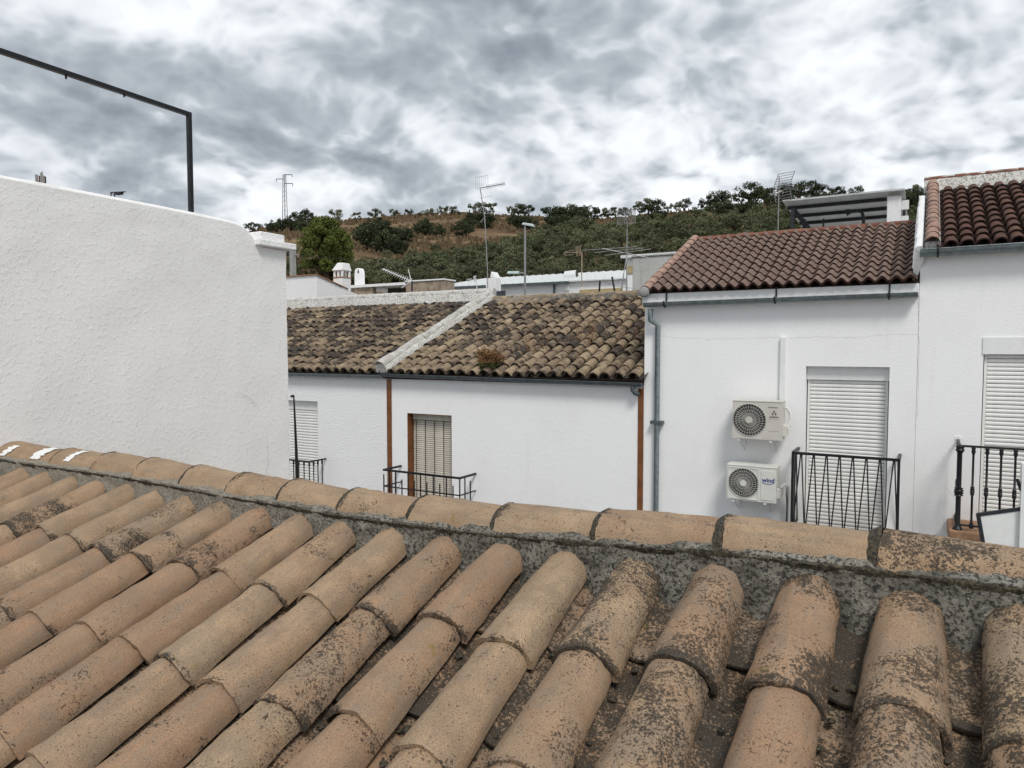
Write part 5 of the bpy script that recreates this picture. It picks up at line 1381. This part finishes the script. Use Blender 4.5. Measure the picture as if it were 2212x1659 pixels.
def street_lamp(label, px, ybase, ytop, Y, arm2=None, ext=True):
    p = at(px, ybase, Y=Y); zt = at(px, ytop, Y=Y).z
    t = thing('street_lamp', label, 'street lamp', (p.x, Y, GZ))
    MB().tube([(p.x, Y, GZ), (p.x, Y, zt)], [.06, .04], 10).build('pole', M_STEEL, t, 50)
    hd = MB().hexa([(p.x - .10, Y - .12, zt - .02), (p.x + .42, Y - .10, zt - .14), (p.x + .42, Y + .10, zt - .14), (p.x - .10, Y + .12, zt - .02)], [(p.x - .06, Y - .08, zt + .06), (p.x + .34, Y - .06, zt - .02), (p.x + .34, Y + .06, zt - .02), (p.x - .06, Y + .08, zt + .06)]).build('lamp_head', M_LAMP, t, bevel=.02)
    if arm2:
        q = at(px, arm2, Y=Y)
        MB().tube([(p.x, Y, q.z), (p.x - .28, Y, q.z + .06)], .03, 8).build('arm', M_STEEL, t)
        MB().hexa([(p.x - .78, Y - .10, q.z + .03), (p.x - .25, Y - .10, q.z + .0), (p.x - .25, Y + .10, q.z), (p.x - .78, Y + .10, q.z + .03)], [(p.x - .74, Y - .06, q.z + .13), (p.x - .28, Y - .06, q.z + .11), (p.x - .28, Y + .06, q.z + .11), (p.x - .74, Y + .06, q.z + .13)]).build('lower_lamp_head', plain('pale_green_lamp', (.42, .55, .52), .4), t, bevel=.02)
street_lamp('grey street lamp with two heads in front of the pale sheet roof', 1134, 640, 484, 24.5, 591)
# overhead cable
q0 = at(720, 559, D=70); q1 = at(1120, 583, D=60); q2 = at(1350, 588, D=55)
cbo = thing('overhead_cable', 'thin dark overhead cable strung across the foot of the hill', 'cable', q0)
MB().tube([at(600, 545, D=75), q0, at(900, 574, D=64), q1, q2, at(1700, 580, D=50)], .02, 5).build('wire', M_DKSTEEL, cbo)
# concrete pole beyond the coping
p = at(633, 590, D=42); zt = at(633, 542, D=42).z
t = thing('utility_pole', 'grey concrete pole just beyond the white wall coping', 'pole', (p.x, p.y, GZ))
MB().box((p.x - .13, p.y - .12, GZ), (p.x + .13, p.y + .12, zt)).build('shaft', M_CONC, t)
MB().bar((p.x + .13, p.y, zt - .2), (p.x + .45, p.y, zt - .25), .05).build('bracket', M_CONC, t)
# lattice pylon on the crest
pb, pd = hill_at(616, 492); k = pd / FPX
pd_ = math.hypot(pb.x, pb.y); zt = at(617, 377, D=pd_).z
t = thing('pylon', 'slender steel lattice pylon with three cross arms on the hill crest', 'pylon', pb)
rt = Vector((math.cos(_th), math.sin(_th), 0))
H = zt - pb.z; wb, wtp = .55, .27
def leg(sx, sy, f): w = wb + (wtp - wb) * f; return pb + Vector((sx * w, sy * w, H * f))
for sx in (-1, 1):
    for sy in (-1, 1): MB().tube([leg(sx, sy, 0), leg(sx, sy, 1)], .085, 5).build('leg', M_DKSTEEL, t)
l = MB()
for k in range(11):
    f0, f1 = k / 11, (k + 1) / 11
    l.tube([leg(-1, -1, f0), leg(1, -1, f1)], .045, 4).tube([leg(1, 1, f0), leg(-1, 1, f1)], .045, 4).tube([leg(1, -1, f0), leg(1, 1, f1)], .045, 4)
l.build('lattice', M_STEEL, t)
for f, sgn, ln in ((.995, 1, 2.3), (.915, -1, 2.4), (.83, 1, 2.4)):
    a = pb + Vector((0, 0, H * f)); b = a + rt * sgn * ln
    MB().tube([a, b], .11, 5).build('cross_arm', M_DKSTEEL, t); MB().tube([b, b + Vector((0, 0, -.8))], .09, 5).build('insulator', M_DKSTEEL, t)
# phone mast and floodlight frame seen above the rough wall
p = at(92, 398, D=120); zt = at(92, 381, D=120).z; zb = p.z
t = thing('phone_mast', 'dark red phone mast with antenna panels peeping above the rough white wall', 'mast', (p.x, p.y, GZ))
MB().tube([(p.x, p.y, GZ), (p.x, p.y, zt)], .45, 10).build('mast', plain('dark_red_steel', (.10, .035, .03), .7), t, 50)
MB().tube([(p.x, p.y, zt), (p.x, p.y, zt + .7)], .06, 5).build('rod', M_STEEL, t)
for dx, dz in ((-.75, .25), (.55, .35), (.95, -.1)):
    MB().box((p.x + dx - .14, p.y - .5, zt - 1.6 + dz), (p.x + dx + .14, p.y - .25, zt + dz)).build('antenna_panel', M_CONC, t)
    MB().bar((p.x, p.y - .3, zt - 1.0 + dz), (p.x + dx, p.y - .3, zt - 1.0 + dz), .1).build('bracket', M_DKSTEEL, t)
p = at(244, 430, D=90); zt = at(244, 415, D=90).z
t = thing('floodlight', 'dark floodlight arm on a lattice post peeping above the rough white wall', 'floodlight', (p.x, p.y, GZ))
for sx in (-1, 1): MB().bar((p.x + sx * .35, p.y, GZ), (p.x + sx * .35, p.y, zt), .09).build('leg', M_DKSTEEL, t)
l = MB()
for k in range(6): l.bar((p.x - .35, p.y, zt - .45 * k), (p.x + .35, p.y, zt - .45 * (k + 1)), .06)
l.build('lattice', M_DKSTEEL, t)
MB().bar((p.x - .4, p.y, zt), (p.x + 1.35, p.y + .6, zt), .10).build('arm', M_DKSTEEL, t)
MB().hexa([(p.x + .5, p.y, zt - .35), (p.x + 1.1, p.y + .2, zt - .3), (p.x + 1.1, p.y + .5, zt - .3), (p.x + .5, p.y + .3, zt - .35)], [(p.x + .35, p.y, zt - .05), (p.x + 1.2, p.y + .2, zt - .05), (p.x + 1.2, p.y + .5, zt - .05), (p.x + .35, p.y + .3, zt - .05)]).build('lamp_head', M_DKSTEEL, t)

# ------------------------------------------------------------------ trees on the hill
def crown(name, seed, rx, rz, zc, nclump, per, leaf, mat, clr=.42, flat=1.0):
    rs_ = np.random.RandomState(seed); P_ = []; 
    for _ in range(nclump):
        d = rs_.normal(size=3); d /= np.linalg.norm(d); rad = rs_.uniform(.35, 1.0) ** .6
        c = np.array([d[0] * rx * rad, d[1] * rx * rad, zc + d[2] * rz * rad])
        m = int(per * rs_.uniform(.6, 1.4)); q = rs_.normal(size=(m, 3)); q /= np.linalg.norm(q, axis=1)[:, None]
        q *= (clr * rx * rs_.uniform(.5, 1.0)) * rs_.uniform(.45, 1, (m, 1)) ; q[:, 2] *= .75 * flat
        P_.append(c + q)
    P_ = np.concatenate(P_); n = len(P_)
    A = rs_.normal(size=(n, 3)); A /= np.linalg.norm(A, axis=1)[:, None]; B = np.cross(A, rs_.normal(size=(n, 3))); B /= np.linalg.norm(B, axis=1)[:, None]
    sz = (leaf * rs_.uniform(.6, 1.4, n))[:, None]
    V_ = np.concatenate([P_ - A * sz, P_ + B * sz * .55, P_ + A * sz, P_ - B * sz * .55]); F_ = np.stack([np.arange(n) + k * n for k in range(4)], 1)
    return fast_mesh(name, V_, F_, mat)
def trunk_mesh(seed, h, r, spread, nl=4):
    rs_ = random.Random(seed); mb = MB(); b = Vector((rs_.uniform(-.15, .15), rs_.uniform(-.15, .15), h * .45))
    mb.tube([(0, 0, -.6), (0, 0, 0), b * .6, b], [r * 1.4, r * 1.15, r * .9, r * .75], 7)
    for k in range(nl):
        a = 2 * math.pi * (k + rs_.random() * .6) / nl; e_ = Vector((math.cos(a) * spread, math.sin(a) * spread, h * rs_.uniform(.85, 1.15)))
        mb.tube([b, b.lerp(e_, .5) + Vector((0, 0, -.1)), e_], [r * .6, r * .42, r * .16], 6)
    return mb.mesh('trunk', M_BARK, 60)
olv = [(crown('crown', 10 + k, 2.1, 1.45, 2.7, 22, 60, .17, M_OLIVE, .45), trunk_mesh(k, 2.6, .22, 1.1)) for k in range(6)]
crs = [(crown('crown', 30 + k, 2.3 + .3 * (k % 3), 1.35, 2.5 + .25 * (k % 2), 15 + 3 * (k % 3), 75, .17, M_OAK if k % 3 else M_OLIVE, .36), trunk_mesh(40 + k, 2.6, .24, 1.3)) for k in range(8)]
oak = [(crown('crown', 50 + k, 2.2, 1.5, 1.7, 26, 75, .17, M_OAK, .45), trunk_mesh(60 + k, 1.8, .2, .9)) for k in range(5)]
def tree(name, label, kind, p, s, group, rz=None, sz=None):
    t = thing(name, label, 'tree', p, group); c, tr = kind
    t.rotation_euler = (0, 0, random.uniform(0, 6.28) if rz is None else rz); t.scale = (s, s, (sz or s))
    for nm, me in (('crown', c), ('trunk', tr)):
        o = bpy.data.objects.new(nm, me); COL.objects.link(o); o.parent = t
    return t
rt_ = random.Random(5)
# crest line, one by one: (x, y of foot, size)
for px, py, s in ((545, 503, .85), (598, 494, .7), (615, 492, .7), (655, 487, 1.25), (640, 490, .9), (668, 486, .9), (728, 480, 1.1), (770, 478, .95), (810, 474, .95), (852, 471, 1.0), (884, 466, .8), (905, 467, .5), (921, 467, .7), (936, 466, .9), (955, 465, .85), (975, 465, .9), (990, 466, .6),
                  (1028, 466, 1.0), (1043, 466, 1.15), (1056, 466, 1.0), (1105, 470, .9), (1120, 470, 1.0), (1135, 470, 1.05), (1184, 472, .95), (1200, 473, .9), (1215, 473, 1.0), (1232, 474, 1.0), (1256, 474, .9), (1272, 474, 1.05), (1292, 474, .95), (1312, 473, .9), (1330, 472, .8), (1352, 470, .9),
                  (1382, 467, 1.2), (1400, 466, 1.45), (1418, 465, 1.15), (1440, 462, .7), (1462, 460, .8), (1478, 458, 1.1), (1497, 456, .9), (1522, 454, .9), (1540, 452, 1.3), (1556, 450, 1.2), (1572, 449, .8), (1600, 445, 1.2), (1618, 443, 1.5), (1634, 442, 1.35), (1650, 440, 1.2), (1672, 438, 1.1), (1700, 436, 1.1), (1722, 434, 1.0), (1742, 432, 1.2), (1765, 431, .9), (1790, 430, .9), (1815, 430, .8), (1850, 430, .8), (1965, 438, 1.0), (1985, 440, 1.2), (2010, 440, 1.0)):
    p, d = hill_at(px, py + 2)
    tree('olive_tree', 'small dark olive tree standing on the hill crest against the sky', crs[rt_.randrange(8)], p, s * rt_.uniform(.95, 1.2) * (.82 if 740 < px < 1000 else 1), 'olive trees along the hill crest')
# dark round oaks on the bare slope
for px, py, s in ((820, 540, 1.5), (800, 536, 1.3), (845, 536, 1.4), (868, 528, 1.1), (835, 545, 1.1), (860, 555, .95), (915, 508, .95), (946, 512, .75), (908, 506, .7), (1010, 500, .95), (1022, 488, 1.0), (1040, 494, 1.2), (1000, 512, .9), (1055, 488, .9), (1112, 490, .9), (1128, 498, 1.0), (1142, 496, .9), (1200, 492, 1.3), (1220, 500, 1.7), (1240, 500, 1.6), (1262, 490, 1.3), (1208, 505, 1.2), (1420, 482, 1.0), (1545, 470, 1.2), (1580, 474, 1.3), (1625, 470, 1.3), (1600, 466, 1.1),
                  (600, 503, 1.0), (625, 500, 1.1), (648, 498, 1.0), (585, 500, .8), (660, 505, 1.0), (1385, 490, .9), (1990, 470, 1.6), (1972, 462, 1.4), (1955, 450, 1.2), (1700, 455, 1.2), (1670, 452, 1.1), (1800, 445, 1.2), (1760, 450, 1.1)):
    p, d = hill_at(px, py)
    tree('oak_bush', 'dark round evergreen oak bush on the dry brown hillside', oak[rt_.randrange(5)], p, s * rt_.uniform(.9, 1.1), 'dark oaks scattered on the dry hillside')
# the olive grove on the lower slope
GB = [(640, 625), (780, 612), (850, 603), (926, 588), (1043, 580), (1062, 566), (1180, 538), (1277, 523), (1355, 514), (1500, 502), (1600, 498), (1700, 492), (1800, 490), (2000, 490), (2300, 490)]
cnt = 0
px = 770.0
pts = []
for row in range(9):
    f = row / 8
    x = 770 + rt_.uniform(0, 20)
    while x < 2000:
        yb_ = float(np.interp(x, [a for a, _ in GB], [b for _, b in GB])); ymax = 628
        y = yb_ + (ymax - yb_) * f ** 1.25
        pts.append((x + rt_.uniform(-9, 9), y + rt_.uniform(-3, 3)))
        x += rt_.uniform(30, 46) * (1 + .25 * f)
for x, y in pts:
    p, d = hill_at(x, y)
    if d < 62: continue
    tree('olive_tree', 'grey green olive tree in the dense grove on the lower hillside', olv[rt_.randrange(6)], p, rt_.uniform(.8, 1.2) * min(1.25, max(.6, d / 140)), 'olive trees of the dense grove'); cnt += 1
# low bushes thinning out above the grove
for k in range(58):
    x = rt_.uniform(780, 1700); y = float(np.interp(x, [a for a, _ in GB], [b for _, b in GB])) - rt_.uniform(2, 42) ** 1.0
    if 640 < x < 790: continue
    p, d = hill_at(x, y)
    tree('low_bush', 'low brownish bush scattered above the dense grove', (oak if k % 4 == 0 else olv)[rt_.randrange(5)], p, rt_.uniform(.28, .55), 'low bushes above the grove')
# more olives left of the pine
for x, y, s in ((640, 575, .8), (632, 605, .8), (790, 592, .6), (815, 600, .7), (780, 604, .7), (840, 600, .7)):
    p, d = hill_at(x, y); tree('olive_tree', 'pale green olive bush below the big pine', olv[rt_.randrange(6)], p, s * .9, 'olive bushes below the pine')
print('grove', cnt)
# the big pine
pb, d = hill_at(705, 606); sc = d / FPX
pt_ = thing('pine_tree', 'big broad umbrella pine with yellow green top behind the hooded chimney', 'tree', pb)
rs_ = np.random.RandomState(4); parts = []
W_ = 64 * sc; H_ = (606 - 474) * sc
P_ = []
for k in range(120):
    a = rs_.uniform(0, 6.28); q = rs_.uniform(0, 1) ** .5; zf = rs_.uniform(.10, 1.0) ** .8
    lim = math.sin(min(1, (1.04 - zf) / .42) * math.pi / 2) * (0.62 + .38 * min(1, zf / .45))
    c = np.array([math.cos(a) * q * lim * W_ * .82, math.sin(a) * q * lim * W_ * .82, H_ * (.04 + zf * .90)])
    m = 230; r = W_ * rs_.uniform(.16, .29); v = rs_.normal(size=(m, 3)); v /= np.linalg.norm(v, axis=1)[:, None]; v *= r * rs_.uniform(.5, 1, (m, 1)); v[:, 2] *= .72
    P_.append(c + v)
P_ = np.concatenate(P_); n = len(P_)
A = rs_.normal(size=(n, 3)) + np.array([0, 0, .5]); A /= np.linalg.norm(A, axis=1)[:, None]; B = np.cross(A, rs_.normal(size=(n, 3))); B /= np.linalg.norm(B, axis=1)[:, None]
sz = rs_.uniform(.12, .26, n)[:, None] * (d / 110)
V_ = np.concatenate([P_ - A * sz, P_ + B * sz * .4, P_ + A * sz, P_ - B * sz * .4]); F_ = np.stack([np.arange(n) + k * n for k in range(4)], 1)
link('crown', fast_mesh('crown', V_, F_, M_PINE), pt_)
tm = MB(); z0 = pb.z
tm.tube([(pb.x, pb.y, z0 - .6), (pb.x + .1, pb.y, z0 + H_ * .3), (pb.x - .1, pb.y, z0 + H_ * .62), (pb.x, pb.y, z0 + H_ * .9)], [.38, .32, .22, .08], 8)
for k in range(9):
    a = k * 2.4; zz_ = z0 + H_ * (.28 + .06 * k); q = W_ * .6
    tm.tube([(pb.x, pb.y, zz_), (pb.x + math.cos(a) * q * .5, pb.y + math.sin(a) * q * .5, zz_ + .5), (pb.x + math.cos(a) * q, pb.y + math.sin(a) * q, zz_ + 1.3)], [.14, .10, .04], 6)
tm.build('trunk', M_BARK, pt_, 60)
# dry scrub and grass over the hillside
rs_ = np.random.RandomState(11); n = 26000
az = rs_.uniform(-1.15, .35, n); dd = rs_.uniform(100, 268, n)
Pz = np.array([hill_h(a_, d_) for a_, d_ in zip(az, dd)])
Pp = np.stack([dd * np.sin(az), dd * np.cos(az), Pz], 1)
keep = np.array([mnoise.noise((x * .05, y * .05, 9.0)) > -.25 for x, y, _ in Pp]); Pp = Pp[keep]; n = len(Pp)
hgt = rs_.uniform(.25, .9, n) * (1 + (rs_.uniform(0, 1, n) > .93)); wd = rs_.uniform(.2, .6, n); th = rs_.uniform(0, 6.28, n)
V_ = []; F_ = []
for q in range(2):
    a_ = th + q * 1.57; dx = np.stack([np.cos(a_) * wd, np.sin(a_) * wd, np.zeros(n)], 1)
    up = np.stack([rs_.normal(0, .15, n), rs_.normal(0, .15, n), hgt], 1)
    b = len(V_) * n
    V_ += [Pp - dx - [0, 0, .1], Pp + dx - [0, 0, .1], Pp + dx * .6 + up, Pp - dx * .7 + up * .8]
    F_.append(np.stack([np.arange(n) + b + k * n for k in range(4)], 1))
o = link('dry_scrub', fast_mesh('dry_scrub', np.concatenate(V_), np.concatenate(F_), M_SCRUB)); o['kind'] = 'stuff'
tag(o, 'dry brown grass and scrub covering the hillside', 'grass')

# hairline cracks in the walls
def crack(parent, pts, w, seed, axis='y', off=-.0015):
    rs_ = random.Random(seed); P_ = []
    for i in range(len(pts) - 1):
        for k in range(10):
            p = Vector(pts[i]).lerp(Vector(pts[i + 1]), k / 10); p.z += rs_.uniform(-.012, .012)
            if axis == 'y': p.x += rs_.uniform(-.006, .006)
            else: p.y += rs_.uniform(-.006, .006)
            P_.append(p)
    P_.append(Vector(pts[-1])); mb = MB(); vs = []; fs = []
    for i, p in enumerate(P_):
        d = (P_[min(i + 1, len(P_) - 1)] - P_[max(i - 1, 0)]).normalized(); n_ = d.cross(Vector((0, 1, 0)) if axis == 'y' else Vector((1, 0, 0))).normalized() * w * rs_.uniform(.3, 1)
        o_ = Vector((0, off, 0)) if axis == 'y' else Vector((-off, 0, 0)); vs += [p + n_ + o_, p - n_ + o_]
    for i in range(len(P_) - 1): fs.append((2 * i, 2 * i + 1, 2 * i + 3, 2 * i + 2))
    mb.add(vs, fs).build('crack', M_CRACK, parent)
M_CRACK = plain('crack_grey', (.52, .52, .51), .95)
crack(hC, [at(x, y, Y=YF) for x, y in ((1402, 722), (1440, 727), (1520, 733), (1600, 731), (1686, 728))], .0022, 1)
crack(hC, [at(x, y, Y=YF) for x, y in ((1705, 731), (1780, 727), (1850, 731), (1900, 724), (1983, 722))], .0022, 2)
crack(hC, [at(x, y, Y=YF) for x, y in ((1983, 640), (1985, 700), (1984, 800), (1981, 900))], .0035, 3)
crack(hD, [at(x, y, Y=YF) for x, y in ((2040, 1050), (2062, 1075), (2075, 1090))], .003, 4)
crack(nb, [at(x, y, X=XE + .012) for x, y in ((577, 955), (579, 985), (576, 1010), (578, 1040))], .0022, 5, 'x')
crack(nb, [at(x, y, X=XE + .012) for x, y in ((505, 846), (525, 852), (545, 866), (560, 878))], .0018, 6, 'x')

# white paint smears where the ridge meets the neighbour's wall
def smear(i, u0, u1, a0, a1, seed):
    a, b = jp[i], jp[i + 1]; mb = MB(); vs = []; fs = []; nu_, na_ = 8, 10
    for k in range(nu_ + 1):
        for q in range(na_ + 1):
            u = u0 + (u1 - u0) * k / nu_; th = R(a0 + (a1 - a0) * q / na_ + 5 * mnoise.noise((k * .7, q * .3, seed)))
            u += .05 * mnoise.noise((q * .8, k * .3, seed + 3)) + .10 * (q / na_)
            L = (b - a).length + .045; f = u * (b - a).length / L; r = .116 + (.100 - .116) * f + .0045
            X = a.x + (b.x - a.x) * u; zc = a.z + (b.z - a.z - .004) * u - .116 * .95 * (1 - math.cos(R(80)))
            vs.append((X, YR + math.sin(th) * r, zc + (math.cos(th) - math.cos(R(80))) * r * .95))
    for k in range(nu_):
        for q in range(na_): c = k * (na_ + 1) + q; fs.append((c, c + 1, c + na_ + 2, c + na_ + 1))
    mb.add(vs, fs).build('paint_smear', M_TRIMW, near, 60)
smear(0, .10, .20, -65, -25, 1); smear(0, .62, .76, -60, 0, 2); smear(1, .30, .42, -55, -5, 3)
